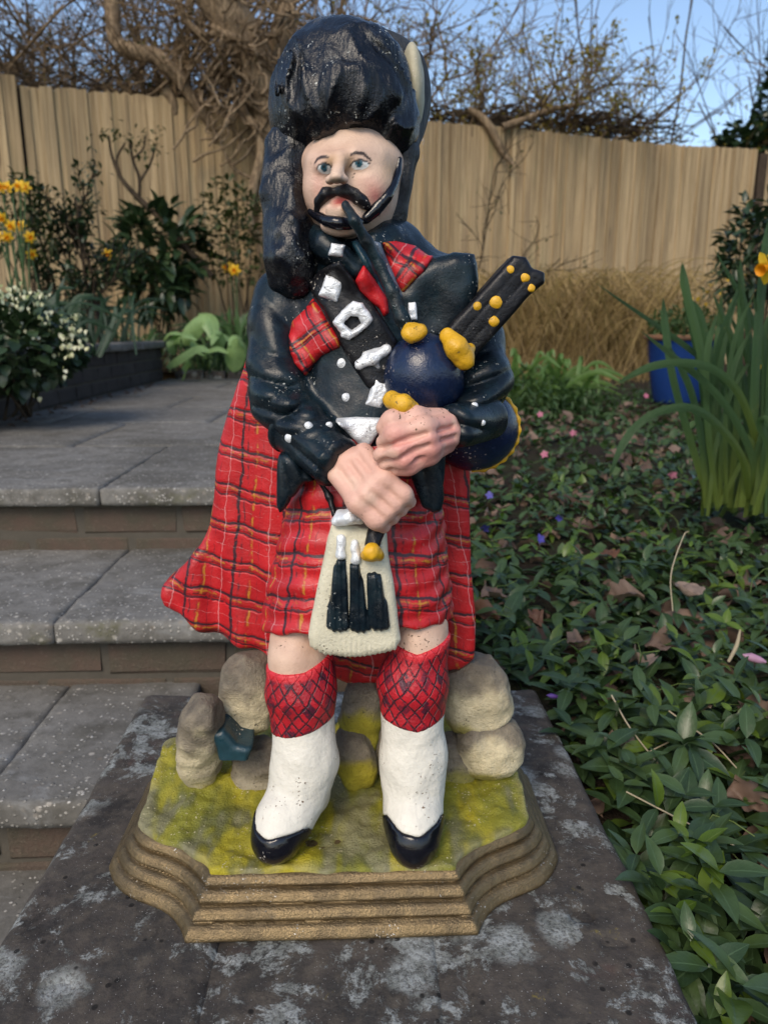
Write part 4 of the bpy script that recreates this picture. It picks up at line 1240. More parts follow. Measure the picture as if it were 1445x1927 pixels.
shell('cross_belt', belt_px, D_belt, 0.0062, m_black, rnd=0.003, seed=6)
COAT = lambda P: np.minimum(jacket_f(P), belt_f(P))

# --- silver fittings
def blob(name, chains, mat, res=0.0014, rough=0.0008, k=0.004, seed=1, parent=None, sq=None, extra=None):
    allc = [c for ch in chains for c in ch]
    def f(P):
        d = None
        for ch in chains:
            e = chain(P, ch, k)
            d = e if d is None else smin(d, e, k)
        if extra: d = extra(P, d)
        return d + fbm(P * 160, 2, seed) * rough * 2
    lo, hi = cbox(allc, 0.006)
    return sculpt(name, f, lo, hi, res, mat, parent or statue, proj=1)
def on(f, px, py, lift=0.0):
    return hit(f, px, py) - lift
def stud(name, px, py, r, f, mat, lift=0.3, parent=None, flat=0.55, seed=1, rx=None):
    D = on(f, px, py); s = S(py, D); c = A(px, py, D)
    R3 = np.array([(rx or r), r * flat, r]) * s
    g = lambda P: ell(P, c, R3) + fbm(P * 170, 2, seed) * 0.0011
    return sculpt(name, g, c - R3.max() * 1.4 - .002, c + R3.max() * 1.4 + .002, max(0.0010, R3.max() / 7), mat, parent or statue, proj=1)
def sqknob(name, px, py, w, f, mat, ang, h=None, lift=0.0, seed=2, th=0.007):
    D = on(f, px, py) - lift; s = S(py, D)
    w = w / 2; h = (h / 2) if h else w
    pts = [(px + a * cos(ang) - b_ * sin(ang), py + a * sin(ang) + b_ * cos(ang)) for a, b_ in ((-w, -h), (w, -h), (w, h), (-w, h))]
    g = lambda P: prism(P, pts, D, th, min(min(w, h) * s * 0.6, th * 0.85)) + fbm(P * 170, 2, seed) * 0.0016
    c = A(px, py, D); m = max(w, h) * s * 1.5 + 0.003
    return sculpt(name, g, (c[0] - m, D - th - .004, c[2] - m), (c[0] + m, D + th + .004, c[2] + m), 0.0013, mat, statue, proj=1)
sqknob('belt_stud', 624, 543, 37, COAT, m_silver, 0.35, 42, th=0.0075)
def buckle():
    px, py = 663, 604
    D = on(COAT, px, py) - 0.003
    out = [(626, 606), (640, 590), (648, 580), (664, 566), (682, 570), (701, 602), (690, 616), (657, 640), (642, 632)]
    inn = [(645, 608), (660, 594), (674, 597), (682, 609), (662, 624)]
    def g(P):
        d = prism(P, out, D, 0.0062, 0.0035)
        d = smax(d, -outline(P, inn, D), 0.004)
        return d + fbm(P * 150, 2, 9) * 0.0022
    c = A(px, py, D)
    sculpt('buckle', g, (c[0] - .024, D - .012, c[2] - .024), (c[0] + .024, D + .012, c[2] + .024), 0.0012, m_silver, statue, proj=1)
buckle()
D_ = on(COAT, 702, 672)
blob('belt_slide', [pc((676, 686, D_ - .002, 9), (700, 674, D_ - .004, 10), (728, 657, D_ - .002, 9)), pc((690, 668, D_, 8), (706, 662, D_, 7)), pc((705, 682, D_, 7), (711, 690, D_, 6))], m_silver, seed=7)
sqknob('coat_button', 634, 471, 27, COAT, m_silver, 0.15, 23, th=0.005, seed=4)
for (x, y, r) in ((645, 684, 10.5), (652, 748, 8.5)):
    stud('coat_button', x, y, r, COAT, m_silver, seed=int(x))
sqknob('belt_fitting', 712, 741, 33, COAT, m_silver, 0.35, 52, th=0.006, seed=5)
sqknob('shoulder_fitting', 776, 586, 16, COAT, m_silver, -0.1, 36, th=0.004, seed=6)
shell('waist_plate', [(629, 788), (672, 784), (718, 786), (715, 812), (697, 838), (682, 843), (660, 822)], on(jacket_f, 675, 808), 0.0050, m_silver, base=lambda P: np.minimum(jacket_f(P), kilt_f(P)), rough=0.0014, seed=8)
for (x, y, r) in ((580, 803, 9.5), (545, 824, 9.5), (620, 801, 7)):
    stud('cuff_button', x, y, r, FRONT, m_silver, seed=int(x), parent=cuff_r)
for (x, y, r) in ((893, 763, 7), (908, 795, 6.5)):
    stud('cuff_button', x, y, r, FRONT, m_silver, seed=int(x), parent=cuff_l)

# --- hands
def hand_col(seed):
    def g(V):
        n = fbm(V * 45, 3, seed); n2 = fbm(V * 20, 2, seed + 2)
        c = lerp((0.62, 0.36, 0.28), (0.58, 0.22, 0.19), sstep(n2 + 0.4 * n, 0.0, 0.35) * 0.75)
        return lerp(c, np.tile((0.70, 0.50, 0.38), (len(V), 1)), sstep(n, 0.1, 0.4) * 0.6)
    return g
up_f = [pc((842, 796, .574, 19), (795, 806, .553, 21), (745, 818, .552, 19), (722, 832, .560, 15)),
        pc((850, 812, .574, 18), (800, 826, .551, 19), (752, 846, .550, 18), (716, 856, .560, 15)),
        pc((848, 826, .574, 17), (806, 842, .553, 18), (762, 864, .552, 17), (726, 874, .562, 14)),
        pc((842, 838, .576, 15), (808, 856, .557, 16), (770, 876, .556, 15), (742, 884, .564, 13))]
thumb_up = pc((830, 786, .578, 18), (780, 786, .562, 19), (738, 792, .558, 17), (720, 806, .560, 13))
def groove_lines(chs):
    out = []
    for a, b_ in zip(chs[:-1], chs[1:]):
        out.append([((p[0] + q[0]) / 2 + np.array([0, -(p[1] + q[1]) * 0.46, 0.0005]), 0.0) for p, q in zip(a, b_)])
    return out
def grooved(P, d, gl, amp, w):
    for g in gl:
        d = d + amp * np.exp(-(chain(P, g, 0.001) / w) ** 2)
    return d
up_g = groove_lines(up_f)
def hand_up_f(P):
    d = None
    for ch in up_f + [thumb_up]:
        e = chain(P, ch, 0.008)
        d = e if d is None else smin(d, e, 0.0018)
    d = smin(d, cone(P, A(838, 808, .588), A(760, 838, .580), 37 * S(815, .58), 32 * S(815, .58)), 0.004)
    d = grooved(P, d, up_g, 0.0026, 0.0026)
    return d + fbm(P * 80, 2, 71) * 0.0006
lo, hi = cbox([c for ch in up_f + [thumb_up] for c in ch], 0.02)
sculpt('hand', hand_up_f, lo, hi, 0.0017, m_skin, statue, {'paint': hand_col(5)}, proj=1)
lw_f = []
for i in range(4):
    t = i / 3.0
    sx, sy = 634 + 50 * t, 892 - 40 * t
    ex, ey = 722 + 48 * t, 990 - 46 * t
    mx, my = (sx + ex) / 2 - 4, (sy + ey) / 2 + 4
    lw_f.append(pc((sx, sy, .584, 19), (mx, my, .562 + 0.003 * abs(t - .5), 19), (ex - 14, ey - 14, .562, 17), (ex, ey, .570, 13.5)))
thumb_lw = pc((676, 858, .590, 15), (718, 896, .572, 16), (748, 925, .572, 13))
lw_g = groove_lines(lw_f)
def hand_lw_f(P):
    d = None
    for ch in lw_f + [thumb_lw]:
        e = chain(P, ch, 0.008)
        d = e if d is None else smin(d, e, 0.0032)
    d = smin(d, cone(P, A(652, 870, .592), A(725, 945, .590), 33 * S(880, .59), 28 * S(940, .576)), 0.004)
    d = grooved(P, d, lw_g, 0.0013, 0.0026)
    return d + fbm(P * 80, 2, 72) * 0.0006
lo, hi = cbox([c for ch in lw_f + [thumb_lw] for c in ch], 0.02)
sculpt('hand', hand_lw_f, lo, hi, 0.0017, m_skin, statue, {'paint': hand_col(9)}, proj=1)

# --- sporran
SPO = [(628, 988), (655, 984), (724, 1000), (730, 1045), (738, 1092), (746, 1145), (752, 1196), (744, 1214), (700, 1222), (650, 1225), (612, 1223), (586, 1210), (582, 1190), (594, 1130), (607, 1070), (618, 1020)]
def sporran_f(P):
    z = P[:, 2]; zb = A(665, 1225, .578)[2]
    d = prism(P, SPO, 0.589, 0.0125, 0.007)
    return d - 0.002 * np.exp(-((P[:, 0] - A(665, 1150, .589)[0]) / 0.03) ** 2) + fbm(P * 50, 2, 81) * 0.0012 + 0.0005 * np.sin(P[:, 0] * 1500) * sstep(z, zb + 0.02, zb)
q = np.array([A(x, y, .589) for x, y in SPO])
sporran = sculpt('sporran', sporran_f, q.min(0) - (.01, .02, .01), q.max(0) + (.01, .02, .01), 0.0018, m_cream, statue, proj=1)
Dn = 0.5765
blob('cantle', [pc((634, 980, .574, 11), (656, 973, .570, 13), (676, 976, .574, 11)), pc((640, 968, .578, 8), (662, 964, .576, 8))], m_silver, seed=12, parent=sporran)
def tassel(x0, y0, w0, x1, y1, w1, seed):
    a, b_ = A(x0, y0, Dn), A(x1, y1, Dn - .001)
    s = S(1100, Dn)
    pts = [(x0 - w0, y0), (x0, y0 - 4), (x0 + w0, y0), (x1 + w1, y1 - 4), (x1 + w1 * .4, y1 + 3), (x1 - w1 * .5, y1 + 2), (x1 - w1, y1 - 8)]
    def f(P):
        d = prism(P, pts, Dn, 0.0062, 0.005)
        return d + 0.0006 * np.sin(P[:, 0] * 1250 + seed) + fbm(P * 70, 2, seed) * 0.001
    q = np.array([A(x, y, Dn) for x, y in pts])
    return sculpt('tassel', f, q.min(0) - (.004, .012, .004), q.max(0) + (.004, .012, .004), 0.0015, m_navy, statue_sp, proj=1)
statue_sp = sporran
t1 = tassel(641, 1052, 10, 637, 1184, 24, 1)
t2 = tassel(668, 1060, 10, 677, 1186, 21, 2)
t3 = tassel(702, 1078, 13, 714, 1182, 22, 3)
blob('tassel_cap', [pc((641, 1012, Dn - .002, 8), (641, 1045, Dn - .003, 10))], m_silver, seed=13, parent=sporran)
blob('tassel_cap', [pc((668, 1022, Dn - .002, 7.5), (669, 1053, Dn - .003, 9.5))], m_silver, seed=14, parent=sporran)
# belt strap running to the sporran
blob('strap', [pc((600, 905, .596, 5), (620, 935, .596, 5), (630, 968, .590, 5))], m_black, parent=sporran)
# --- chanter end below the hands
blob('chanter', [pc((712, 985, .582, 17), (702, 1022, .574, 15))], m_black, seed=15)
blob('chanter_foot', [pc((686, 1046, .570, 9), (700, 1040, .566, 14), (714, 1046, .570, 10))], m_yellow, seed=16, k=0.006)

# --- head
hd = A(664, 345, .668); hs = S(345, .668)
def face_f(P):
    d = ell(P, A(662, 338, .668), np.array([88, 108, 104]) * hs)
    d = smin(d, ell(P, A(645, 398, .655), np.array([56, 88, 46]) * hs), 0.022)
    d = smin(d, ell(P, A(690, 376, .662), np.array([43, 68, 48]) * hs), 0.018)
    d = smin(d, chain(P, pc((668, 430, .668, 48), (672, 475, .672, 52)), 0.01), 0.015)
    d = smin(d, ell(P, A(662, 312, .668), np.array([95, 104, 46]) * hs), 0.012)
    pl = (P - A(645, 340, .6185)) @ np.array([-0.22, -0.972, 0.08])
    d = smax(d, pl, 0.016)
    # cheeks and brow
    d = smin(d, ell(P, A(697, 350, .634), np.array([32, 28, 30]) * hs), 0.012)
    d = smin(d, ell(P, A(598, 350, .640), np.array([22, 28, 30]) * hs), 0.012)
    d = smin(d, chain(P, pc((592, 300, .633, 9), (618, 300, .622, 9), (640, 298, .618, 8), (668, 293, .622, 9), (700, 302, .634, 9)), 0.006), 0.012)
    # eye sockets
    for ex, ey, D0 in ((610, 315, .617), (676, 309, .615)):
        d = smax(d, -ell(P, A(ex, ey - 2, D0 - .0075), np.array([17, 20, 9]) * hs), 0.008)
        d = smin(d, ell(P, A(ex, ey + 1, D0 + .0125), np.array([16, 23, 10]) * hs), 0.004)
    # nose
    d = smin(d, chain(P, pc((639, 298, .618, 8), (636, 320, .609, 9), (633, 334, .602, 11.5)), 0.005), 0.008)
    d = smin(d, ell(P, A(621, 339, .609), np.array([8, 10, 7]) * hs), 0.004)
    d = smin(d, ell(P, A(647, 338, .608), np.array([8, 10, 7]) * hs), 0.004)
    # lips and chin
    d = smin(d, chain(P, pc((622, 392, .614, 7), (640, 394, .610, 8), (655, 390, .613, 7)), 0.004), 0.006)
    d = smin(d, ell(P, A(640, 425, .622), np.array([34, 26, 18]) * hs), 0.012)
    return d + fbm(P * 60, 2, 91) * 0.0008
def face_col(V):
    D0 = 0.612
    s = S(340, D0); c = A(640, 340, D0)
    X = 640 + (V[:, 0] - c[0]) / s; Y = 340 - (V[:, 2] - c[2]) / s * 0.985
    n = fbm(V * 70, 3, 95); n2 = fbm(V * 30, 2, 96)
    col = lerp((0.62, 0.445, 0.335), (0.55, 0.37, 0.28), sstep(n2, -0.2, 0.3))
    T = lambda c_: np.tile(c_, (len(V), 1))
    # blush
    for (bx, by, rx, ry, w) in ((707, 357, 22, 24, 0.75), (598, 345, 12, 26, 0.5), (690, 340, 26, 18, 0.3)):
        q = ((X - bx) / rx) ** 2 + ((Y - by) / ry) ** 2
        col = lerp(col, T((0.50, 0.20, 0.17)), np.exp(-q * 1.2) * w * (1 + n))
    # ochre round the eyes and beside the nose
    for (bx, by, rx, ry) in ((624, 303, 14, 12), (656, 306, 12, 14), (735, 315, 16, 30)):
        q = ((X - bx) / rx) ** 2 + ((Y - by) / ry) ** 2
        col = lerp(col, T((0.50, 0.30, 0.13)), np.exp(-q) * 0.55)
    def ell_(cx, cy, rx, ry, a=0.0):
        x = (X - cx) * cos(a) + (Y - cy) * sin(a); y = -(X - cx) * sin(a) + (Y - cy) * cos(a)
        return np.sqrt((x / rx) ** 2 + (y / ry) ** 2)
    def arc(pts, w):
        d = np.full(len(V), 1e9)
        for (x0, y0, w0), (x1, y1, w1) in zip(pts[:-1], pts[1:]):
            ex, ey = x1 - x0, y1 - y0
            t = np.clip(((X - x0) * ex + (Y - y0) * ey) / (ex * ex + ey * ey), 0, 1)
            d = np.minimum(d, np.hypot(X - x0 - ex * t, Y - y0 - ey * t) - (w0 + (w1 - w0) * t) * w)
        return d
    soft = lambda d, a=0.7: 1 - sstep(d, -a, a)
    # eyes
    for (ex, ey, rx, ry, ix, iy, ang, lid) in (
            (611, 315.5, 14.5, 8.0, 610, 313.5, 0.15, [(595, 315, .9), (600, 309, 1.6), (611, 306.5, 2.0), (620, 310, 1.7), (626, 316, .9)]),
            (678, 309.5, 17, 7.8, 675.5, 307, -0.1, [(658, 313, .9), (665, 305, 1.6), (677, 301, 2.0), (688, 303, 1.7), (698, 308, .9)])):
        e = ell_(ex, ey, rx, ry, ang)
        col = lerp(col, T((0.80, 0.82, 0.80)), (1 - sstep(e, 0.88, 1.06)) * (Y > ey - 8))
        ins = (1 - sstep(e, 0.9, 1.05))
        col = lerp(col, T((0.02, 0.11, 0.16)), soft(ell_(ix, iy, 6.6, 7.0) * 6 - 6) * ins)
        col = lerp(col, T((0.006, 0.012, 0.016)), soft(ell_(ix - .5, iy - 1.5, 2.8, 3.6) * 4 - 4) * ins)
        col = lerp(col, T((0.02, 0.014, 0.012)), soft(arc(lid, 1.0)))
    # brows
    col = lerp(col, T((0.045, 0.027, 0.02)), soft(arc([(591, 305, 1.2), (597, 298, 2.4), (606, 295.5, 2.8), (618, 297, 1.6)], 1.15)))
    col = lerp(col, T((0.045, 0.027, 0.02)), soft(arc([(660, 294, 1.6), (671, 289.5, 2.9), (684, 290.5, 3.0), (699, 301, 1.2)], 1.15)))
    # nostril shadow painted brown under the nose; specks, mouth
    col = lerp(col, T((0.09, 0.065, 0.04)), np.exp(-(((X - 634) / 17) ** 2 + ((Y - 345.5) / 5.0) ** 2) ** 2) * 0.9)
    for (sx, sy) in ((667, 324), (664.5, 330), (584, 302), (600, 354)):
        col = lerp(col, T((0.05, 0.03, 0.02)), soft(np.hypot(X - sx, Y - sy) - 1.3, 0.5))
    m = ((X - 640) / 17) ** 2 + ((Y - 373) / 11) ** 2
    col = lerp(col, T((0.52, 0.04, 0.025)), np.exp(-m ** 1.5) * 0.95)
    col = lerp(col, T((0.45, 0.16, 0.10)), np.exp(-(((X - 632) / 14) ** 2 + ((Y - 386) / 6) ** 2)) * 0.5)
    return col
lo, hi = A(560, 482, .62), A(770, 225, .72)
head = sculpt('head', face_f, (A(560, 340, .70)[0], 0.585, A(660, 482, .62)[2]), (A(775, 340, .70)[0], 0.73, A(660, 228, .67)[2]), 0.0012, m_skin, statue, {'paint': face_col}, proj=2)
def fchain(pts, lift=0.0):
    p = np.array(pts, float)
    t = np.linspace(0, len(p) - 1, len(p) * 4 - 3)
    p = np.stack([np.interp(t, np.arange(len(p)), p[:, i]) for i in range(4)], 1)
    d = np.array([hit(face_f, a, b_, miss=0.657) for a, b_, _, _ in p])
    d = np.convolve(np.pad(d, 3, mode='edge'), np.ones(7) / 7, mode='valid')
    return [(A(x, y, d[i] - l_), r * S(y, .61)) for i, (x, y, r, l_) in enumerate(p)]
blob('moustache', [fchain([(596, 396, 6, .001), (601, 379, 9, .001), (613, 365, 11, .002), (631, 361, 8, .001), (649, 358, 11, .002), (667, 367, 13, .002), (682, 379, 12, .002), (690, 387, 8, .001)])], m_black, 0.0012, seed=21, k=0.0008, parent=head)
ch_strap = fchain([(584, 398, 6, .000), (600, 408, 9, .001), (616, 416, 11, .001), (636, 420, 12, .002), (658, 422, 10, .002), (676, 417, 8, .001)])
blob('chin_strap', [ch_strap], m_gloss, 0.0012, seed=22, parent=head, rough=0.0003, k=0.0008)
blob('chin_strap', [fchain([(752, 300, 5, .001), (747, 325, 8, .001), (740, 346, 9, .001), (727, 371, 10.5, .002), (708, 394, 12, .002), (688, 412, 10, .002)])], m_gloss, 0.0012, seed=23, parent=head, rough=0.0003, k=0.0008)

# --- hat
hx = S(150, .675)
OPEN = [(556, 304), (566, 288), (586, 273), (612, 263), (635, 259), (660, 258), (684, 262), (708, 271), (732, 286), (750, 298), (764, 308), (758, 345), (745, 400), (690, 445), (600, 440), (578, 360)]
def hat_f(P):
    d = ell(P, A(645, 160, .676), np.array([118, 116, 112]) * hx)
    d = smin(d, ell(P, A(648, 215, .672), np.array([121, 126, 78]) * hx), 0.03)
    d = smin(d, ell(P, A(578, 240, .680), np.array([60, 70, 84]) * hx), 0.02)
    d = smin(d, ell(P, A(738, 250, .674), np.array([42, 78, 52]) * hx), 0.018)
    w = fbm(P * np.array([30, 30, 22]), 2, 101)
    rid = np.abs(vnoise(P * np.array([40, 30, 19]) + w[:, None] * 1.9, 103))
    fr = sstep(P[:, 1], 0.685, 0.63)
    d = d + (0.0012 + 0.0090 * fr) * (np.minimum(rid, 0.55) - 0.3) + 0.003 * w + 0.0012 * np.abs(vnoise(P * np.array([130, 130, 45]), 104))
    # the face opening under the rim
    o = outline(P, OPEN, 0.63)
    d = smax(d, -np.maximum(o, P[:, 1] - 0.672), 0.007)
    return d
hat = sculpt('bearskin_hat', hat_f, (A(505, 200, .68)[0] - .01, 0.585, A(650, 325, .67)[2] - .02), (A(790, 150, .68)[0], 0.755, A(650, 12, .68)[2] + .012), 0.0023, m_fur, statue, proj=1, full=True)
def hatback_f(P):
    d = ell(P, A(709, 182, .722), np.array([110, 85, 122]) * hx)
    d = smin(d, chain(P, pc((726, 265, .695, 60), (710, 345, .688, 52), (702, 405, .682, 47), (698, 440, .680, 42)), 0.01), 0.025)
    d = smin(d, chain(P, pc((753, 290, .672, 32), (744, 345, .668, 22), (737, 395, .668, 18), (728, 430, .672, 16)), 0.01), 0.02)
    return d + 0.003 * vnoise(P * np.array([70, 70, 22]), 105)
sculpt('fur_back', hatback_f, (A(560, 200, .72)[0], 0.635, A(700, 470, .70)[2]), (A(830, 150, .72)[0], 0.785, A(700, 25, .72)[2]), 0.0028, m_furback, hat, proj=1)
def hackle_f(P):
    c = A(777, 163, .694); s = S(160, .69)
    q = P - c
    a = 0.06
    x = q[:, 0] * cos(a) + q[:, 2] * sin(a); z = -q[:, 0] * sin(a) + q[:, 2] * cos(a)
    return ell(np.stack([x, q[:, 1], z], 1), (0, 0, 0), np.array([21, 58, 74]) * s) + fbm(P * 90, 2, 7) * 0.001
c0 = A(783, 160, .690)
sculpt('hackle', hackle_f, c0 - (.02, .04, .045), c0 + (.02, .04, .045), 0.002, paint('hackle_paint', (0.40, 0.37, 0.26), 0.6, 0.25, 0.2, bump=1.2), hat, proj=1)
def plume_f(P):
    d = chain(P, pc((558, 236, .682, 32), (548, 266, .670, 36), (542, 310, .664, 37), (543, 375, .656, 41), (548, 440, .645, 46), (550, 490, .641, 46), (549, 522, .644, 37)), 0.012)
    w = vnoise(P * np.array([60, 60, 34]), 111)
    return d + 0.0042 * w + 0.0022 * vnoise(P * 95, 112)
sculpt('fur_tail', plume_f, (A(490, 400, .66)[0] - .006, 0.60, A(550, 575, .63)[2]), (A(612, 400, .66)[0], 0.72, A(540, 165, .67)[2]), 0.0022, m_fur, hat, proj=1)

# --- bagpipe: held by the piper and cast with him, so part of the statue
def bag_f(P):
    d = ell(P, A(794, 702, .612), np.array([70, 72, 76]) * S(700, .612))
    d = smin(d, cone(P, A(800, 715, .618), A(850, 740, .65), 52 * S(715, .62), 46 * S(740, .65)), 0.02)
    return d + fbm(P * 22, 2, 121) * 0.003
bag = sculpt('bagpipe_bag', bag_f, (A(715, 700, .61)[0] - .004, .56, A(790, 795, .60)[2]), (A(890, 700, .61)[0], .70, A(790, 610, .61)[2]), 0.0021, m_blue, statue, proj=1)
def bagend_f(P):
    d = ell(P, A(892, 806, .668), np.array([84, 74, 80]) * S(800, .668))
    return d + fbm(P * 22, 2, 122) * 0.003
c0 = A(892, 806, .668)
sculpt('bag_end', bagend_f, c0 - .05, c0 + .05, 0.0023, m_blue, bag, proj=1)
s_ = S(800, .668)
pip = []
for i in range(11):
    a = -1.0 + i * 0.26
    pip.append((c0 + np.array([cos(a) * 82 * s_, -0.006 + 0.004 * i * 0, -sin(a) * 79 * s_]), 0.0016))
blob('piping', [pip], m_yellow, 0.0012, parent=bag, rough=0.0003)
# drones: three joined pipes with a bevelled end
dr_a, dr_b = np.array([855., 655.]), np.array([985., 512.])
dv_ = (dr_b - dr_a) / np.linalg.norm(dr_b - dr_a); dn_ = np.array([-dv_[1], dv_[0]])   # dn_ points down right
BOARD = [tuple(dr_a - dn_ * 37), tuple(dr_b - dn_ * 37 + dv_ * 4), tuple(dr_b - dn_ * 18 + dv_ * 17), tuple(dr_b + dn_ * 2 + dv_ * 10), tuple(dr_b + dn_ * 26 + dv_ * 20), tuple(dr_b + dn_ * 40 + dv_ * 6), tuple(dr_b + dn_ * 34 - dv_ * 30), tuple(dr_a + dn_ * 37)]
BD = 0.627
def board_f(P):
    d = prism(P, BOARD, BD, 0.0155, 0.0045)
    n3 = A(*(dr_a + dn_ * 30), BD) - A(*dr_a, BD); L = np.linalg.norm(n3); n3 = n3 / L
    t = (P - A(*dr_a, BD)) @ n3 / L * 30
    for g0 in (-10, 12):
        d = d + 0.0005 * np.exp(-((t - g0) / 2.0) ** 2)
    return d + fbm(P * 45, 2, 131) * 0.0012
q = np.array([A(x, y, BD) for x, y in BOARD])
drones = sculpt('drones', board_f, q.min(0) - (.008, .022, .008), q.max(0) + (.008, .022, .008), 0.0017, m_black, bag, proj=1)
for (x, y, r) in ((961, 508, 9), (986, 522, 10), (999, 541, 9), (898, 577, 9.5), (932, 569, 13), (929, 604, 11)):
    stud('drone_stud', x, y, r, board_f, m_yellow, seed=int(x), parent=drones, flat=0.6)
blob('ferrule', [pc((842, 632, .594, 15), (858, 652, .588, 19), (872, 676, .590, 17), (884, 655, .596, 10))], m_yellow, seed=31, k=0.006, parent=bag)
blob('ferrule', [pc((768, 628, .590, 13), (790, 622, .590, 14)), pc((770, 616, .594, 9), (776, 634, .588, 11))], m_yellow, seed=32, k=0.006, parent=bag)
blob('ferrule', [pc((737, 752, .572, 17), (757, 762, .562, 18), (778, 770, .566, 13))], m_yellow, seed=33, k=0.006, parent=bag)
bp = [(A(650, 386, hit(face_f, 650, 392) - .004), 8.5 * S(390, .6)), (A(668, 416, .594), 9.5 * S(416, .6)), (A(690, 455, .600), 10 * S(455, .6)), (A(715, 502, .604), 11 * S(500, .6)),
      (A(738, 550, .600), 12 * S(550, .6)), (A(757, 600, .598), 13 * S(600, .6)), (A(768, 628, .598), 12 * S(620, .6))]
m_pipe = paint('pipe_paint', (0.006, 0.010, 0.013), 0.34, 0.5, 0.5, (0.3, 0.33, 0.33), 1.1, col2=(0.006, 0.017, 0.022), dust=0.2, spec=0.35)
blob('blowpipe', [bp], m_pipe, 0.0013, parent=bag, seed=34, rough=0.0003)
# ------------------------------------------------------------------ plant builders
def unit(v):
    v = np.asarray(v, float)
    return v / (np.linalg.norm(v, axis=-1, keepdims=True) + 1e-12)
def tubes(polys, sides=4):
    """polys: list of (points (n,3), radii (n,)) -> one mesh of tapering tubes"""
    VV, FF, base = [], [], 0
    ca = np.cos(np.arange(sides) * 2 * pi / sides); sa = np.sin(np.arange(sides) * 2 * pi / sides)
    for pts, rad in polys:
        pts = np.asarray(pts, float); n = len(pts)
        if n < 2: continue
        t = unit(np.gradient(pts, axis=0))
        ref = np.array([0.0, 0, 1]) if abs(t[0, 2]) < 0.9 else np.array([1.0, 0, 0])
        u = unit(np.cross(t, ref)); v = np.cross(t, u)
        rad = np.broadcast_to(np.asarray(rad, float), (n,))
        ring = pts[:, None, :] + rad[:, None, None] * (u[:, None, :] * ca[None, :, None] + v[:, None, :] * sa[None, :, None])
        VV.append(ring.reshape(-1, 3))
        i = np.arange(n - 1)[:, None]; j = np.arange(sides)[None, :]
        a = base + i * sides + j; b_ = base + i * sides + (j + 1) % sides
        FF.append(np.stack([a, b_, b_ + sides, a + sides], -1).reshape(-1, 4))
        base += n * sides
    return np.concatenate(VV), np.concatenate(FF)
def tube_obj(name, polys, mat, parent=None, sides=4):
    V, F = tubes(polys, sides)
    return link(name, mesh_np(name, V, [F]), mat, parent)
def smooth_line(pts, n=5):
    """Catmull-Rom through control rows (any number of columns)"""
    p = np.asarray(pts, float)
    p = np.vstack([2 * p[0] - p[1], p, 2 * p[-1] - p[-2]])
    out = []
    for i in range(1, len(p) - 2):
        for t in np.linspace(0, 1, n, endpoint=False):
            t2, t3 = t * t, t ** 3
            out.append(0.5 * ((2 * p[i]) + (-p[i - 1] + p[i + 1]) * t + (2 * p[i - 1] - 5 * p[i] + 4 * p[i + 1] - p[i + 2]) * t2 + (-p[i - 1] + 3 * p[i] - 3 * p[i + 1] + p[i + 2]) * t3))
    out.append(p[-2])
    return np.array(out)
# leaf template: length along +Y from 0 to 1, width along X, gentle fold and droop
def leaf_tmpl(w=0.4, n=5, fold=0.18, droop=0.25, shape='lance', wav=0.0):
    V, L = [], []
    for i in range(n + 1):
        t = i / n
        if shape == 'lance': ww = w * 0.5 * (sin(pi * t ** 0.85)) ** 0.8 if 0 < t < 1 else 0.012
        elif shape == 'round': ww = w * 0.5 * (sin(pi * t ** 0.7)) ** 0.55 if 0 < t < 1 else 0.03
        else: ww = w * 0.5 * (1 - t ** 2.5) if t < 1 else 0.01
        z = -droop * t * t
        for s in (-1, 0, 1):
            V.append((s * ww, t, z + abs(s) * fold * ww * 2 + wav * sin(t * 9 + s * 2) * abs(s)))
            L.append((s * 1.0, t, 0))
    F = []
    for i in range(n):
        for s in (0, 1):
            a = i * 3 + s
            F.append((a, a + 1, a + 4, a + 3))
    return np.array(V), np.array(F), np.array(L)
def frames(d, roll=None, up=(0, 0, 1)):
    """orthonormal frames whose Y axis is d and Z axis leans to up"""
    d = unit(d)
    upv = np.broadcast_to(np.asarray(up, float), d.shape)
    x = unit(np.cross(d, upv) + 1e-6)
    z = np.cross(x, d)
    if roll is not None:
        c, s = np.cos(roll)[:, None], np.sin(roll)[:, None]
        x, z = x * c + z * s, z * c - x * s
    return np.stack([x, d, z], -1)     # columns
def scatter(name, tmpl, pos, d, size, mat, parent=None, roll=None, wscale=None, up=(0, 0, 1)):
    V0, F0_, L0 = tmpl
    R = frames(d, roll, up)
    V = V0[None] * np.asarray(size)[:, None, None]
    if wscale is not None: V = V * np.stack([wscale, np.ones_like(wscale), np.ones_like(wscale)], -1)[:, None, :]
    W = np.einsum('nij,nkj->nki', R, V) + np.asarray(pos)[:, None, :]
    n, k = len(pos), len(V0)
    F = (F0_[None] + (np.arange(n) * k)[:, None, None]).reshape(-1, F0_.shape[1])
    me = mesh_np(name, W.reshape(-1, 3), [F])
    set_attr(me, 'leaf', np.tile(L0, (n, 1)))
    return link(name, me, mat, parent)
T_LEAF = leaf_tmpl(0.42, 5)
T_LEAFN = leaf_tmpl(0.30, 4)
T_SMALL = leaf_tmpl(0.55, 2, 0.2, 0.2)
T_ROUND = leaf_tmpl(0.85, 4, 0.12, 0.25, 'round')
T_BROAD = leaf_tmpl(0.55, 7, 0.30, 0.55, 'lance', 0.02)
T_BLADE = leaf_tmpl(0.05, 6, 0.3, 0.35, 'strap')
T_HAIR = leaf_tmpl(0.010, 5, 0.2, 0.5, 'strap')
T_DEAD = leaf_tmpl(0.75, 6, 0.35, 0.35, 'round', 0.09)
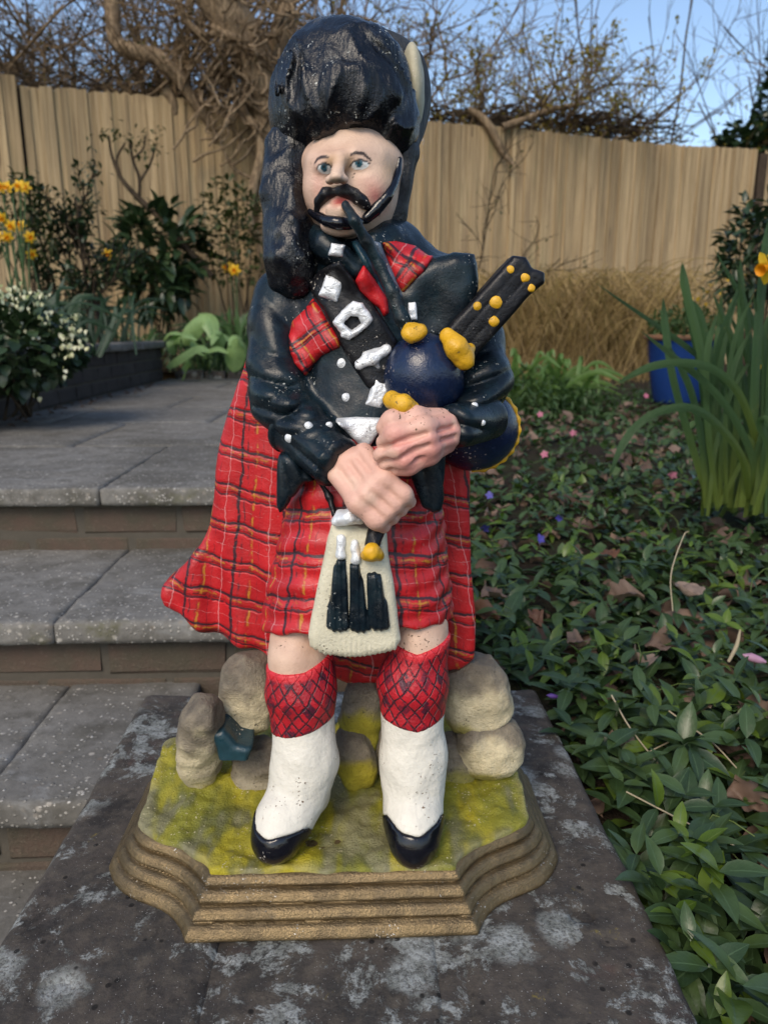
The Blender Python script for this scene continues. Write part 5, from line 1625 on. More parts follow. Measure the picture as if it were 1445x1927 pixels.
def grow(p, d, L, r, lv, out, rs, spread=0.7, wob=0.25, kids=(4, 5, 5), up=0.0, shrink=0.6, tips=None, nseg=6):
    pts = [np.array(p, float)]; d = unit(d)
    for i in range(nseg):
        d = unit(d + rs.normal(0, wob, 3) + np.array([0, 0, up]))
        pts.append(pts[-1] + d * L / nseg)
    pts = np.array(pts)
    rad = np.linspace(r, r * 0.5, nseg + 1)
    nseg0, nseg = nseg, max(3, nseg - 1)      # finer twigs need fewer segments
    out.setdefault(lv, []).append((pts, rad))
    if tips is not None and lv >= len(kids) - 1:
        for q in range(2, nseg0 + 1): tips.append((pts[q], d))
    if lv >= len(kids): return
    for _ in range(kids[lv]):
        t = rs.uniform(0.25, 1.0)
        i = min(int(t * nseg0), nseg0 - 1)
        q = pts[i] + (pts[i + 1] - pts[i]) * (t * nseg0 - i)
        dd = unit(pts[i + 1] - pts[i])
        nd = unit(dd + rs.normal(0, spread, 3))
        grow(q, nd, L * shrink * rs.uniform(0.7, 1.2), r * 0.55, lv + 1, out, rs, spread, wob, kids, up, shrink, tips, nseg)
def fence_line(X):
    return F0[1] + (X - F0[0]) * (F1[1] - F0[1]) / (F1[0] - F0[0])
def wood_plant(name, label, cat, stems, kids, wood, leafmat=None, tmpl=T_SMALL, lsize=0.05, per=1.0, seed=1, group=None, spread=0.7, wob=0.25, up=0.05, shrink=0.6, twig_from=1, leaf_jit=0.02, sides=4, maxleaf=9000, nseg=6, leaf_up=0.4, behind=False):
    rs = np.random.default_rng(seed)
    base = np.mean([s[0] for s in stems], axis=0)
    root = empty(name, tuple(base)); tag(root, label, cat, group)
    out, tips = {}, []
    for (p, d, L, r) in stems:
        grow(p, d, L, r, 0, out, rs, spread, wob, kids, up, shrink, tips, nseg)
    if behind:      # what grows behind the fence stays behind it
        for v in out.values():
            for q in v:
                low = q[0][:, 2] < 2.45
                q[0][:, 1] = np.where(low, np.maximum(q[0][:, 1], fence_line(q[0][:, 0]) + 0.10), q[0][:, 1])
        tips = [(np.array([p[0], max(p[1], fence_line(p[0]) + 0.12), p[2]]) if p[2] < 2.45 else p, d) for p, d in tips]
    lo_ = [q for k, v in out.items() if k < twig_from for q in v]
    hi_ = [q for k, v in out.items() if k >= twig_from for q in v]
    tube_obj('trunk' if 'tree' in name else 'stems', lo_, wood, root, 6)
    if hi_: tube_obj('twigs', hi_, wood, root, sides)['kind'] = 'stuff'
    if leafmat and tips:
        n = min(int(len(tips) * per), maxleaf)
        ix = rs.integers(0, len(tips), n)
        P = np.array([tips[i][0] for i in ix]) + rs.normal(0, leaf_jit, (n, 3))
        d = unit(np.array([tips[i][1] for i in ix]) + rs.normal(0, 0.8, (n, 3)) + np.array([0, 0, leaf_up - 0.2]))
        o = scatter('foliage', tmpl, P, d, lsize * rs.uniform(0.6, 1.2, n), leafmat, root, rs.uniform(-0.8, 0.8, n))
        o['kind'] = 'stuff'
    return root

# ------------------------------------------------------------------ trees and hedge behind the fence
def fence_y(px):
    return 6.2 + (8.3 - 6.2) * (px - 39) / (1436 - 39)
hedge = [(-60, 0.8, 4.3, 11), (60, 1.3, 4.2, 12), (190, 0.7, 4.3, 13), (310, 1.4, 4.0, 14), (430, 0.8, 4.2, 15), (560, 1.2, 4.1, 16), (700, 0.9, 4.0, 17), (830, 0.8, 3.7, 18), (930, 1.3, 3.5, 19), (1020, 0.8, 3.2, 20), (1110, 1.2, 2.95, 21), (1190, 0.8, 2.7, 22)]
hl = ['tangled bare hedge tree at the far left edge behind the fence', 'brown twiggy hedge tree above the left fence post', 'dense twiggy hedge tree left of the crooked limb', 'tangled hedge tree behind the crooked pale limb',
      'twiggy hedge tree directly behind the thick gnarled trunk', 'twiggy hedge tree just left of the statue hat', 'twiggy hedge tree behind the statue hat', 'budding hedge tree just right of the statue hat',
      'budding hedge tree with yellow buds, second right of the hat', 'budding hedge tree above the middle of the right fence', 'budding hedge tree with thin top beside open sky', 'last low budding hedge shrub before the open blue sky']
for (px, back, ht, sd), lab in zip(hedge, hl):
    rs = np.random.default_rng(sd)
    D = fence_y(px) + back
    b0 = A(px, 500, D); b0[2] = 0.15
    stems = []
    for k in range(7 if px < 480 else 5):
        a = rs.uniform(-0.35, 0.35)
        stems.append((b0 + np.array([rs.normal(0, .18), rs.normal(0, .15), 0]), (a + (0.12 if px > 900 else 0), rs.normal(0, .12), 1.0), (ht - 0.4) * rs.uniform(0.75, 1.0), 0.024))
    left = px < 760
    wood_plant('hedge_tree', lab, 'tree', stems, (10, 8, 5) if left else (9, 7, 5), M_TWIG, M_BUDLEAF if not left else M_MIDLEAF, T_SMALL, 0.052 if not left else 0.045,
               1.6 if not left else 0.16, sd, 'hedge trees behind the fence', spread=0.85, wob=0.30, up=0.03, shrink=0.44, twig_from=2, leaf_jit=0.02, sides=3, nseg=6, maxleaf=4500, behind=True)
# the thick gnarled trunk leaning over the fence, wrapped in climbing stems
gt = empty('gnarled_tree', tuple(A(500, 600, 6.45))); tag(gt, 'thick gnarled tree trunk with pale bark, tangled in climbing stems over the fence', 'tree')
gt.location.z = 0.2
def pxline(l, D=None):
    """rows (px, py, D, r px) -> smooth points and radii"""
    l = smooth_line([(x, y, d, r) for (x, y, d, r) in l], 5)
    P = np.array([A(x, y, d) for x, y, d, r in l]); R_ = np.array([r * S(y, d) for x, y, d, r in l])
    return P, R_
trunk = [[(512, 640, 6.5, 20), (505, 520, 6.5, 18), (498, 400, 6.5, 18), (503, 300, 6.5, 21), (505, 220, 6.48, 27), (492, 150, 6.45, 35), (462, 80, 6.4, 38), (425, 20, 6.35, 38), (370, -60, 6.3, 36)],
         [(497, 170, 6.5, 24), (520, 100, 6.5, 20), (535, 20, 6.5, 17), (545, -60, 6.5, 15)]]
tube_obj('trunk', [pxline(t) for t in trunk], M_BARK, gt, 12)
limbs = [[(205, -60, 6.5, 14), (212, 20, 6.45, 15), (218, 75, 6.4, 14), (245, 95, 6.4, 15), (290, 105, 6.4, 15), (315, 125, 6.42, 15), (340, 150, 6.45, 13), (365, 190, 6.5, 10), (400, 240, 6.6, 8)],
         [(330, -40, 6.3, 7), (345, 30, 6.3, 7), (372, 58, 6.3, 6), (395, 66, 6.3, 6), (412, 55, 6.3, 5)],
         [(400, 50, 6.3, 6), (440, 70, 6.25, 7), (480, 78, 6.3, 7), (520, 60, 6.35, 6)],
         [(455, 175, 6.45, 10), (462, 215, 6.4, 8), (485, 245, 6.4, 8), (492, 290, 6.4, 9), (478, 350, 6.4, 10), (470, 420, 6.4, 9), (497, 455, 6.42, 6)],
         [(305, 160, 6.5, 12), (330, 210, 6.55, 9), (300, 260, 6.6, 5)],
         [(880, 205, 7.3, 6), (905, 220, 7.3, 8), (925, 245, 7.3, 8), (945, 285, 7.32, 6), (965, 310, 7.34, 4)],
         [(945, 240, 7.35, 8), (985, 225, 7.4, 6), (1040, 205, 7.5, 5), (1100, 195, 7.6, 4)]]
for i, l in enumerate(limbs[:5]):
    tube_obj('limb', [pxline(l)], M_BARK, gt, 8)
rs = np.random.default_rng(5)
vines = []
for k in range(150):
    x0 = rs.uniform(370, 545); y0 = rs.uniform(-30, 230)
    x, y, D = x0, y0, rs.uniform(6.2, 6.55)
    dx, dy = rs.normal(0.15, 0.5), rs.uniform(0.3, 1.0) * rs.choice([1, 1, -1])
    rows = []
    for s in range(8):
        rows.append((x, y, D, rs.uniform(1.5, 3.2)))
        x += dx * 22 + rs.normal(0, 7); y += dy * 22 + rs.normal(0, 6); D += rs.normal(0, 0.03)
    vines.append(pxline(rows))
tube_obj('climbing_stems', vines, M_BARK, gt, 4)['kind'] = 'stuff'
# matted old stems lying along the top of the fence
rs = np.random.default_rng(9)
mat_ = empty('fence_top_creeper', tuple(A(900, 240, 7.5))); tag(mat_, 'dark matted creeper stems lying along the top of the right fence', 'creeper')
ms = []
for k in range(230):
    x = rs.uniform(800, 1230) if k < 170 else rs.uniform(40, 480)
    t = (x - 39) / 1397
    yt = 160 + 125 * t - 5 + (8 if 300 < x < 900 else 0)
    y = yt + rs.normal(-8, 12) - (10 if x > 1040 else 0); D = fence_y(x) + rs.uniform(0.0, 0.4)
    dx = rs.choice([-1, 1]); rows = []
    for s in range(6):
        rows.append((x, y, D, rs.uniform(0.8, 2.2)))
        x += dx * rs.uniform(10, 24); y += rs.normal(0.5, 7)
    ms.append(pxline(rows))
tube_obj('stems', ms, M_TWIGD, mat_, 3)['kind'] = 'stuff'
for l in limbs[5:]:
    tube_obj('limb', [pxline(l)], M_BARK, mat_, 7)
# bare grey trees against the sky on the right
def bare(px, D, ht, sd, lab, lean, kids=(6, 4, 3), r=0.022, n=4, z0=0.1):
    rs = np.random.default_rng(sd)
    b0 = A(px, 400, D); b0[2] = z0
    stems = [(b0 + rs.normal(0, .1, 3) * (1, 1, 0), (lean + rs.normal(0, .2), rs.normal(0, .1), 1.0), ht * rs.uniform(.8, 1), r) for k in range(n)]
    wood_plant('bare_tree', lab, 'tree', stems, kids, M_TWIGG, None, seed=sd, group='bare trees against the sky', spread=0.45, wob=0.10, up=0.03, shrink=0.42, sides=3, nseg=7)
bare(1150, 10.5, 5.2, 31, 'slender bare grey tree rising above the budding hedge into open sky', 0.10)
bare(1270, 12.0, 3.4, 32, 'short bare grey sapling just above the fence under open sky', -0.12, (5, 3, 2), 0.016, 3)
bare(1500, 11.5, 5.0, 33, 'bare grey tree reaching in from the right edge of the sky', -0.28, (6, 4, 3), 0.022, 5)

# ------------------------------------------------------------------ shrubs
def leafy_mass(name, label, cat, c, rad, n, tmpl, size, mat, seed, wood=M_TWIGD, stems=9, out_=0.55, group=None, extra=None, shell_=0.45, ground=None, narrow=None):
    rs = np.random.default_rng(seed)
    c = np.asarray(c, float); rad = np.asarray(rad, float)
    gz = ground if ground is not None else c[2] - rad[2]
    root = empty(name, (c[0], c[1], gz)); tag(root, label, cat, group)
    q = unit(rs.normal(0, 1, (n, 3))) * (rs.uniform(shell_ ** 3, 1, n) ** (1 / 3))[:, None]
    lump = 1 + 0.35 * fbm(q * 2.3 + seed, 2, seed)
    P = c + q * rad * lump[:, None]
    P[:, 2] = np.maximum(P[:, 2], gz + 0.01)
    d = unit(q * out_ + rs.normal(0, 0.55, (n, 3)) + np.array([0, 0, 0.15]))
    o = scatter('foliage', tmpl, P, d, size * rs.uniform(0.6, 1.25, n), mat, root, rs.uniform(-0.6, 0.6, n)); o['kind'] = 'stuff'
    if stems:
        pl = []
        for k in range(stems):
            e = P[rs.integers(0, n)]
            b0 = np.array([c[0] + rs.normal(0, rad[0] * .15), c[1] + rs.normal(0, rad[1] * .15), gz])
            m = (b0 + e) / 2 + rs.normal(0, rad.min() * 0.12, 3)
            pl.append((smooth_line([b0, m, e], 4), np.linspace(0.008, 0.003, 9) * max(0.4, rad.max() / 0.4)))
        tube_obj('stems', pl, wood, root, 5)
    return root
def zbed(X, Y):
    return float(0.20 if X < X_R - .1 and Y > 5.6 else (0.385 if X < -1.44 else zg(X, Y)))
# left bed
c = A(300, 468, 5.9); leafy_mass('rhododendron', 'dark glossy-leaved shrub against the left fence beside the planter corner', 'shrub', c, (0.34, 0.24, 0.30), 380, T_LEAF, 0.15, M_DARKLEAF, 41, out_=0.8, ground=0.2, shell_=0.5)
c = A(300, 545, 5.8); leafy_mass('low_shrub', 'low dark shrub under the glossy-leaved shrub behind the planter coping', 'shrub', c, (0.23, 0.18, 0.19), 260, T_LEAF, 0.12, M_DARKLEAF, 42, out_=0.8, ground=0.2)
b0 = A(160, 560, 4.4); b0[2] = 0.38
wood_plant('twiggy_shrub', 'upright twiggy shrub with small dark leaves, left of the glossy shrub', 'shrub', [(b0 + np.array([dx, 0, 0]), (lx, 0.05, 1), L, 0.011) for dx, lx, L in ((-.06, -.28, .62), (0, -.05, .80), (.05, .12, .85), (.02, .3, .72), (-.03, -.5, .55))],
           (7, 5), M_TWIGD, M_DARKLEAF, T_SMALL, 0.046, 2.3, 43, spread=0.5, wob=0.14, up=0.06, shrink=0.34)
rows = [pxline([(398, 520, 5.85, 6), (345, 460, 5.85, 6), (290, 400, 5.85, 5.5), (250, 362, 5.85, 5), (225, 330, 5.85, 4), (210, 290, 5.85, 3), (205, 255, 5.85, 2)]),
        pxline([(262, 375, 5.85, 4), (262, 335, 5.85, 3.5), (250, 300, 5.85, 3), (245, 262, 5.85, 2)]), pxline([(262, 345, 5.85, 3), (285, 305, 5.85, 2.5), (292, 270, 5.85, 2)]),
        pxline([(228, 335, 5.85, 3), (220, 300, 5.85, 2.5), (236, 268, 5.85, 2)]), pxline([(250, 300, 5.85, 2.4), (270, 280, 5.85, 2), (275, 255, 5.85, 1.5)])]
br = empty('leaning_shrub', tuple(A(398, 590, 5.85))); tag(br, 'bare leaning branch with sparse top leaves in front of the left fence', 'shrub')
tube_obj('stems', rows, M_TWIGD, br, 5)
rs = np.random.default_rng(3)
tp = np.array([A(x + rs.normal(0, 14), y + rs.normal(0, 10), 5.85 + rs.normal(0, .05)) for (x, y) in [(205, 255), (245, 262), (292, 270), (236, 268), (275, 255), (215, 250), (260, 285), (285, 290)] for _ in range(13)])
scatter('foliage', T_SMALL, tp, rs.normal(0, 1, (len(tp), 3)) + (0, 0, .5), 0.05 * rs.uniform(.6, 1.2, len(tp)), M_MIDLEAF, br)['kind'] = 'stuff'
c = A(440, 440, 6.0); leafy_mass('small_shrub', 'small dark leafy shrub against the fence just left of the statue', 'shrub', c, (0.28, 0.2, 0.42), 700, T_SMALL, 0.06, M_MIDLEAF, 44, shell_=0.2, ground=0.2)
# white-flowered bush spilling over the planter wall
c = A(22, 655, 2.75)
wb = leafy_mass('white_flowered_bush', 'low dark bush with white bell flowers spilling over the planter wall', 'shrub', c, (0.245, 0.30, 0.155), 1700, T_ROUND, 0.040, M_DARKLEAF, 45, out_=0.9, shell_=0.55, ground=0.20)
rs = np.random.default_rng(46)
pp, dd = [], []
for k in range(90):
    x, y = rs.uniform(-5, 155), rs.uniform(535, 640)
    if (x > 95 and y < 565) or y < 530 + x * 0.12: continue
    e = A(x, y + (25 if x > 90 else 0), 2.75 - 0.19 + rs.uniform(0, .18))
    for m in range(3):
        pp.append(e + rs.normal(0, 0.008, 3)); dd.append(rs.normal(0, 0.5, 3) + (0, 0, -1.0))
for (x, y) in [(150, 655), (165, 650), (118, 692), (122, 705), (70, 745), (65, 700), (130, 668)]:
    e = A(x, y, 2.55)
    for m in range(3): pp.append(e + rs.normal(0, 0.008, 3)); dd.append(rs.normal(0, 0.5, 3) + (0, 0, -1.0))
scatter('blossom', T_ROUND, np.array(pp), np.array(dd), rs.uniform(.011, .019, len(pp)), M_WHITEP, wb)['kind'] = 'stuff'

# ------------------------------------------------------------------ daffodils
def ribbon(rows, w, fold=0.25, n=5):
    """rows of 3-D control points -> long leaf; returns verts, faces"""
    P = smooth_line(rows, n)
    m = len(P)
    t = unit(np.gradient(P, axis=0))
    side = unit(np.cross(t, np.array([0.15, 1.0, 0.1])))
    nr = np.cross(side, t)
    u = np.linspace(0, 1, m)
    ww = w * 0.5 * np.clip(np.minimum(1.0, (1 - u) * 5) ** 0.7, 0.03, 1) * (0.75 + 0.25 * np.minimum(1, u * 4))
    V = np.stack([P - side * ww[:, None] + nr * (ww * fold)[:, None], P, P + side * ww[:, None] + nr * (ww * fold)[:, None]], 1).reshape(-1, 3)
    F = []
    for i in range(m - 1):
        for s in (0, 1):
            a = i * 3 + s; F.append((a, a + 1, a + 4, a + 3))
    return V, np.array(F)
def ribbon_obj(name, rows, w, mat, parent, fold=0.25):
    V, F = ribbon(rows, w, fold)
    me = mesh_np(name, V, [F]); m = len(V) // 3
    set_attr(me, 'leaf', np.stack([np.tile([-1., 0, 1], m), np.repeat(np.linspace(0, 1, m), 3), np.full(m * 3, random.random())], 1))
    return link(name, me, mat, parent)
def merge(parts):
    VV, FF, b_ = [], [], 0
    for V, F in parts:
        VV.append(V); FF.append(F + b_); b_ += len(V)
    return np.concatenate(VV), np.concatenate(FF)
def petal_parts(c, face, size, rs):
    """six petals and a trumpet"""
    face = unit(np.asarray(face, float))
    e1 = unit(np.cross(face, (0.1, 0.2, 1))); e2 = np.cross(face, e1)
    pet = []
    V0, F0_, _ = leaf_tmpl(0.62, 4, 0.10, 0.12, 'round')
    for k in range(6):
        a = k * pi / 3 + rs.uniform(-.1, .1)
        d = unit(e1 * cos(a) + e2 * sin(a) + face * rs.uniform(-0.15, 0.25))
        R = frames(d[None], None, face)[0]
        pet.append(((V0 * size * 0.5) @ R.T + c, F0_))
    ring, F = [], []
    n = 10
    prof = [(0.06, 0.0), (0.10, 0.12), (0.12, 0.24), (0.17, 0.33)]
    for (r_, h_) in prof:
        for k in range(n):
            a = k * 2 * pi / n
            rr = r_ * size * (1 + 0.12 * sin(a * 5) * (h_ > 0.3))
            ring.append(c + face * h_ * size + (e1 * cos(a) + e2 * sin(a)) * rr)
    for i in range(len(prof) - 1):
        for k in range(n):
            F.append((i * n + k, i * n + (k + 1) % n, (i + 1) * n + (k + 1) % n, (i + 1) * n + k))
    return merge(pet), (np.array(ring), np.array(F))
def daff_flower(parent, px, py, D, size, rs, face=None, base=None):
    c = A(px, py, D)
    f = face if face is not None else (rs.normal(0, .4), -1.0, rs.normal(-.1, .2))
    (pv, pf), (tv, tf) = petal_parts(c, f, size, rs)
    o = link('flower', mesh_np('flower', pv, [pf]), M_PETAL, parent)
    link('trumpet', mesh_np('trumpet', tv, [tf]), M_TRUMPET, o)
    if base is not None:
        f = unit(np.asarray(f, float))
        tube_obj('stalk', [(smooth_line([base, (base + c) / 2 + rs.normal(0, .01, 3), c - f * size * .25 + (0, 0, .01), c - f * 0.004], 4), np.full(13, 0.004))], M_STRAP, parent, 5)
def daff_clump(label, px, py, D, n, h, spread, mat, seed, flowers=(), fsize=0.07, w=0.014, lean=0.35, gz=None):
    rs = np.random.default_rng(seed)
    b0 = A(px, py, D)
    if gz is not None: b0[2] = gz
    root = empty('daffodil_clump', tuple(b0)); tag(root, label, 'daffodils', 'daffodil clumps')
    parts = []
    for k in range(n):
        p0 = b0 + np.array([rs.normal(0, spread * .4), rs.normal(0, spread * .35), 0])
        L = h * rs.uniform(0.6, 1.1)
        d = np.array([rs.normal(0, lean), rs.normal(0, lean), 1.0])
        bend = rs.normal(0, 0.35) * L * np.array([1, 0.4, 0])
        parts.append(ribbon([p0, p0 + d * L * .4, p0 + d * L * .75 + bend * .3, p0 + d * L + bend + np.array([0, 0, -abs(bend[0]) * 0.6])], w * rs.uniform(.7, 1.2), n=4))
    V, F = merge(parts)
    link('leaves', mesh_np('leaves', V, [F]), mat, root)['kind'] = 'stuff'
    for (x, y) in flowers:
        daff_flower(root, x, y, D + rs.normal(0, .05), fsize, rs, base=b0 + np.array([rs.normal(0, .05), rs.normal(0, .05), 0]))
    return root
daff_clump('daffodil clump with many yellow flowers at the left edge of the raised bed', 40, 610, 3.7, 120, 0.34, 0.42, M_STRAPD, 51, [(2, 352), (16, 352), (36, 350), (4, 410), (22, 425), (40, 424), (14, 446), (57, 446), (60, 478), (-4, 446), (48, 352)], 0.060, 0.017, gz=0.385)
daff_clump('daffodil leaves with a single yellow flower behind the planter coping', 172, 625, 5.0, 110, 0.38, 0.30, M_STRAPD, 52, [(204, 479)], 0.078, 0.016, gz=0.385)
daff_clump('thin daffodil leaves at the corner of the planter coping', 262, 630, 5.85, 60, 0.36, 0.30, M_STRAP, 53, (), 0.06, 0.016, gz=0.2)
daff_clump('daffodil clump with two yellow flowers beside the statue left arm', 440, 625, 5.9, 80, 0.46, 0.26, M_STRAP, 54, [(428, 503), (442, 508)], 0.10, 0.022, 0.2, gz=0.2)
daff_clump('grey-green daffodil leaves behind the broad pale leaves', 375, 600, 6.0, 50, 0.32, 0.40, M_STRAPD, 55, (), 0.07, 0.018, gz=0.2)
# young yellow-green spurge behind the left daffodils
c = A(55, 420, 4.3); leafy_mass('yellow_green_shrub', 'yellow-green leafy shrub behind the left daffodil flowers', 'shrub', c, (0.16, 0.16, 0.24), 420, T_LEAFN, 0.055, M_MIDLEAF, 56, ground=0.385)
# broad pale leaves at the back of the landing
rs = np.random.default_rng(57)
bc = A(400, 668, 5.45); bc[2] = 0.21
hb = empty('broad_leaf_plant', tuple(bc)); tag(hb, 'plant with broad pale green drooping leaves at the back of the landing', 'plant')
def wide_leaf(rows, D, w, parent, mat, nrm=(0.05, -0.75, 0.65)):
    P = smooth_line([A(x, y, D + 0.06 * i) for i, (x, y) in enumerate(rows)], 6)
    m = len(P); u = np.linspace(0, 1, m)
    t = unit(np.gradient(P, axis=0)); nv = unit(np.array(nrm) + 0.25 * rs.normal(0, 1, 3)); side = unit(np.cross(t, nv)); nr = np.cross(side, t)
    ww = w * S(650, D) * 0.5 * np.clip(np.sin(pi * (1 - u) ** 0.62 * 0.985 + 0.02), 0.03, 1) ** 0.75
    V = np.stack([P + side * (ww * k_)[:, None] - nr * (abs(k_) * 0.35 * ww)[:, None] for k_ in (-1, -.5, 0, .5, 1)], 1).reshape(-1, 3)
    F = np.array([(i * 5 + k_, i * 5 + k_ + 1, i * 5 + k_ + 6, i * 5 + k_ + 5) for i in range(m - 1) for k_ in range(4)])
    link('leaf', mesh_np('leaf', V, [F]), mat, parent)
for rows, D, w in [([(302, 668), (308, 640), (322, 625), (350, 630)], 5.35, 24), ([(330, 668), (330, 645), (345, 628), (372, 640)], 5.30, 30), ([(312, 690), (340, 672), (372, 655), (395, 662)], 5.15, 26),
                   ([(345, 650), (362, 622), (385, 605), (400, 640)], 5.35, 34), ([(375, 590), (390, 598), (400, 615), (405, 645)], 5.55, 36), ([(440, 640), (418, 628), (400, 625), (390, 640)], 5.45, 26),
                   ([(384, 672), (392, 658), (412, 655), (430, 665)], 5.15, 24), ([(438, 700), (440, 672), (446, 650), (448, 640)], 5.10, 40), ([(342, 715), (350, 695), (350, 680), (362, 668)], 5.12, 20),
                   ([(420, 655), (412, 640), (405, 630), (398, 650)], 5.3, 26), ([(465, 672), (460, 650), (445, 635), (430, 650)], 5.2, 30), ([(365, 640), (372, 655), (380, 665), (392, 672)], 5.3, 22)]:
    wide_leaf(rows[::-1], D, w, hb, M_BROAD)
rs = np.random.default_rng(58)
n = 900
P = np.stack([rs.uniform(-1.3, .1, n), rs.uniform(5.62, 6.5, n), rs.uniform(0.2, 0.36, n)], 1)
o = scatter('undergrowth', T_LEAFN, P, rs.normal(0, 1, (n, 3)) + (0, 0, .6), 0.07 * rs.uniform(.5, 1.2, n), M_FERN); tag(o, 'low green undergrowth in the bed behind the landing', 'undergrowth', kind='stuff')

# ------------------------------------------------------------------ right side, far to near
c = A(870, 430, 6.6); b0 = c.copy(); b0[2] = 0.2
wood_plant('fence_climber', 'thin bare twiggy shrub with tiny leaves against the right fence', 'shrub', [(b0 + np.array([dx, 0, 0]), (lx, 0, 1), L, 0.010) for dx, lx, L in ((-.15, -.35, 1.1), (0, -.05, 1.4), (.1, .25, 1.3), (.2, .55, 1.1), (-.05, -.6, 1.0), (.3, .8, 1.1))],
           (6, 4), M_TWIGD, M_MIDLEAF, T_SMALL, 0.035, 0.35, 61, spread=0.55, wob=0.16, up=0.0, shrink=0.45)
# straw-coloured ornamental grass
def fountain(name, label, px, py, D, n, L, lean, mat, seed, w=0.008, gz=None, sx=0.25, sy=0.2):
    rs = np.random.default_rng(seed)
    b0 = A(px, py, D)
    if gz is not None: b0[2] = gz
    root = empty(name, tuple(b0)); tag(root, label, 'grass')
    parts = []
    for k in range(n):
        p0 = b0 + np.array([rs.normal(0, sx), rs.normal(0, sy), 0])
        a = rs.uniform(0, 2 * pi); ln = abs(rs.normal(0, lean)) + 0.05
        d = np.array([cos(a) * ln, sin(a) * ln, 1.0]); l_ = L * rs.uniform(0.45, 1.1)
        out = np.array([cos(a), sin(a), 0]) * l_ * rs.uniform(0.1, 0.55)
        parts.append(ribbon([p0, p0 + d * l_ * .45 + out * .15, p0 + d * l_ * .75 + out * .5, p0 + d * l_ * .80 + out + np.array([0, 0, -rs.uniform(0, .25) * l_])], w * rs.uniform(.6, 1.3), n=3))
    V, F = merge(parts)
    link('blades', mesh_np('blades', V, [F]), mat, root)['kind'] = 'stuff'
    return root
fountain('ornamental_grass', 'tall straw-coloured ornamental grass in front of the right fence', 1075, 690, 6.0, 2600, 0.98, 0.42, M_STRAWS, 62, 0.0055, 0.14, 0.42, 0.22)
fountain('ornamental_grass', 'smaller straw-coloured grass clump beside the blue pot', 1190, 690, 6.1, 600, 0.62, 0.4, M_STRAWS, 63, 0.0055, 0.14, 0.2, 0.2)
fountain('ornamental_grass', 'low straw-coloured grass just right of the statue drones', 950, 690, 6.3, 700, 0.62, 0.4, M_STRAWS, 64, 0.0055, 0.14, 0.25, 0.2)
# strappy fresh green plant
rs = np.random.default_rng(65)
def strappy(label, px, py, D, n, L, seed, mat, gz, lx=0.0, w=0.022, lean=0.7, sx=.12):
    rs = np.random.default_rng(seed)
    b0 = A(px, py, D); b0[2] = gz
    root = empty('strappy_plant', tuple(b0)); tag(root, label, 'plant')
    for k in range(n):
        p0 = b0 + np.array([rs.normal(0, sx), rs.normal(0, .08), 0])
        d = np.array([lx + rs.normal(0, lean), rs.normal(-.2, .4), 1.0]); l_ = L * rs.uniform(.55, 1.1)
        d = d / np.linalg.norm(d)
        o_ = np.array([d[0], d[1], 0]) * l_ * .6
        ribbon_obj('leaf', [p0, p0 + d * l_ * .5, p0 + d * l_ * .8 + o_ * .3, p0 + d * l_ * .9 + o_ + np.array([0, 0, -.2 * l_])], w * rs.uniform(.7, 1.2), mat, root)
strappy('fresh green strappy plant right of the statue elbow', 1010, 745, 3.9, 60, 0.36, 66, M_FRESH, 0.12, 0.35, 0.020)
c = A(960, 720, 3.8); leafy_mass('soft_green_plant', 'soft feathery green plant beside the statue right elbow', 'plant', (c[0], c[1], 0.17), (0.36, 0.35, 0.16), 1500, T_LEAFN, 0.045, M_FERN, 67, stems=0, ground=0.1, shell_=0.2)
c = A(1080, 740, 3.6); leafy_mass('soft_green_plant', 'feathery green plant under the strappy leaves, left of the blue pot', 'plant', (c[0], c[1], 0.14), (0.28, 0.3, 0.10), 900, T_LEAFN, 0.040, M_FERN, 68, stems=0, ground=0.1, shell_=0.2)
# blue pot
pc_ = A(1278, 690, 3.95)
pot = empty('blue_pot', (pc_[0], pc_[1], 0.125)); tag(pot, 'round blue glazed plant pot with terracotta rim behind the daffodil leaves', 'pot')
def lathe(prof, c, n=36):
    V, F = [], []
    for r_, z_ in prof:
        for k in range(n):
            a = k * 2 * pi / n; V.append((c[0] + r_ * cos(a), c[1] + r_ * sin(a), z_))
    for i in range(len(prof) - 1):
        for k in range(n):
            F.append((i * n + k, i * n + (k + 1) % n, (i + 1) * n + (k + 1) % n, (i + 1) * n + k))
    return np.array(V), np.array(F)
V, F = lathe([(0.02, .13), (0.115, .13), (0.125, .15), (0.155, .32), (0.172, .455), (0.176, .462)], pc_); link('body', mesh_np('body', V, [F]), M_POT, pot)
V, F = lathe([(0.174, .458), (0.190, .463), (0.193, .478), (0.186, .486), (0.168, .484), (0.162, .45), (0.02, .445)], pc_); link('rim', mesh_np('rim', V, [F]), M_RIM, pot)
leafy_mass('pot_plant', 'small dark bushy plant growing in the blue pot', 'plant', (pc_[0], pc_[1], 0.52), (0.17, 0.16, 0.10), 900, T_LEAFN, 0.040, M_FERN, 69, ground=0.45, shell_=0.1)
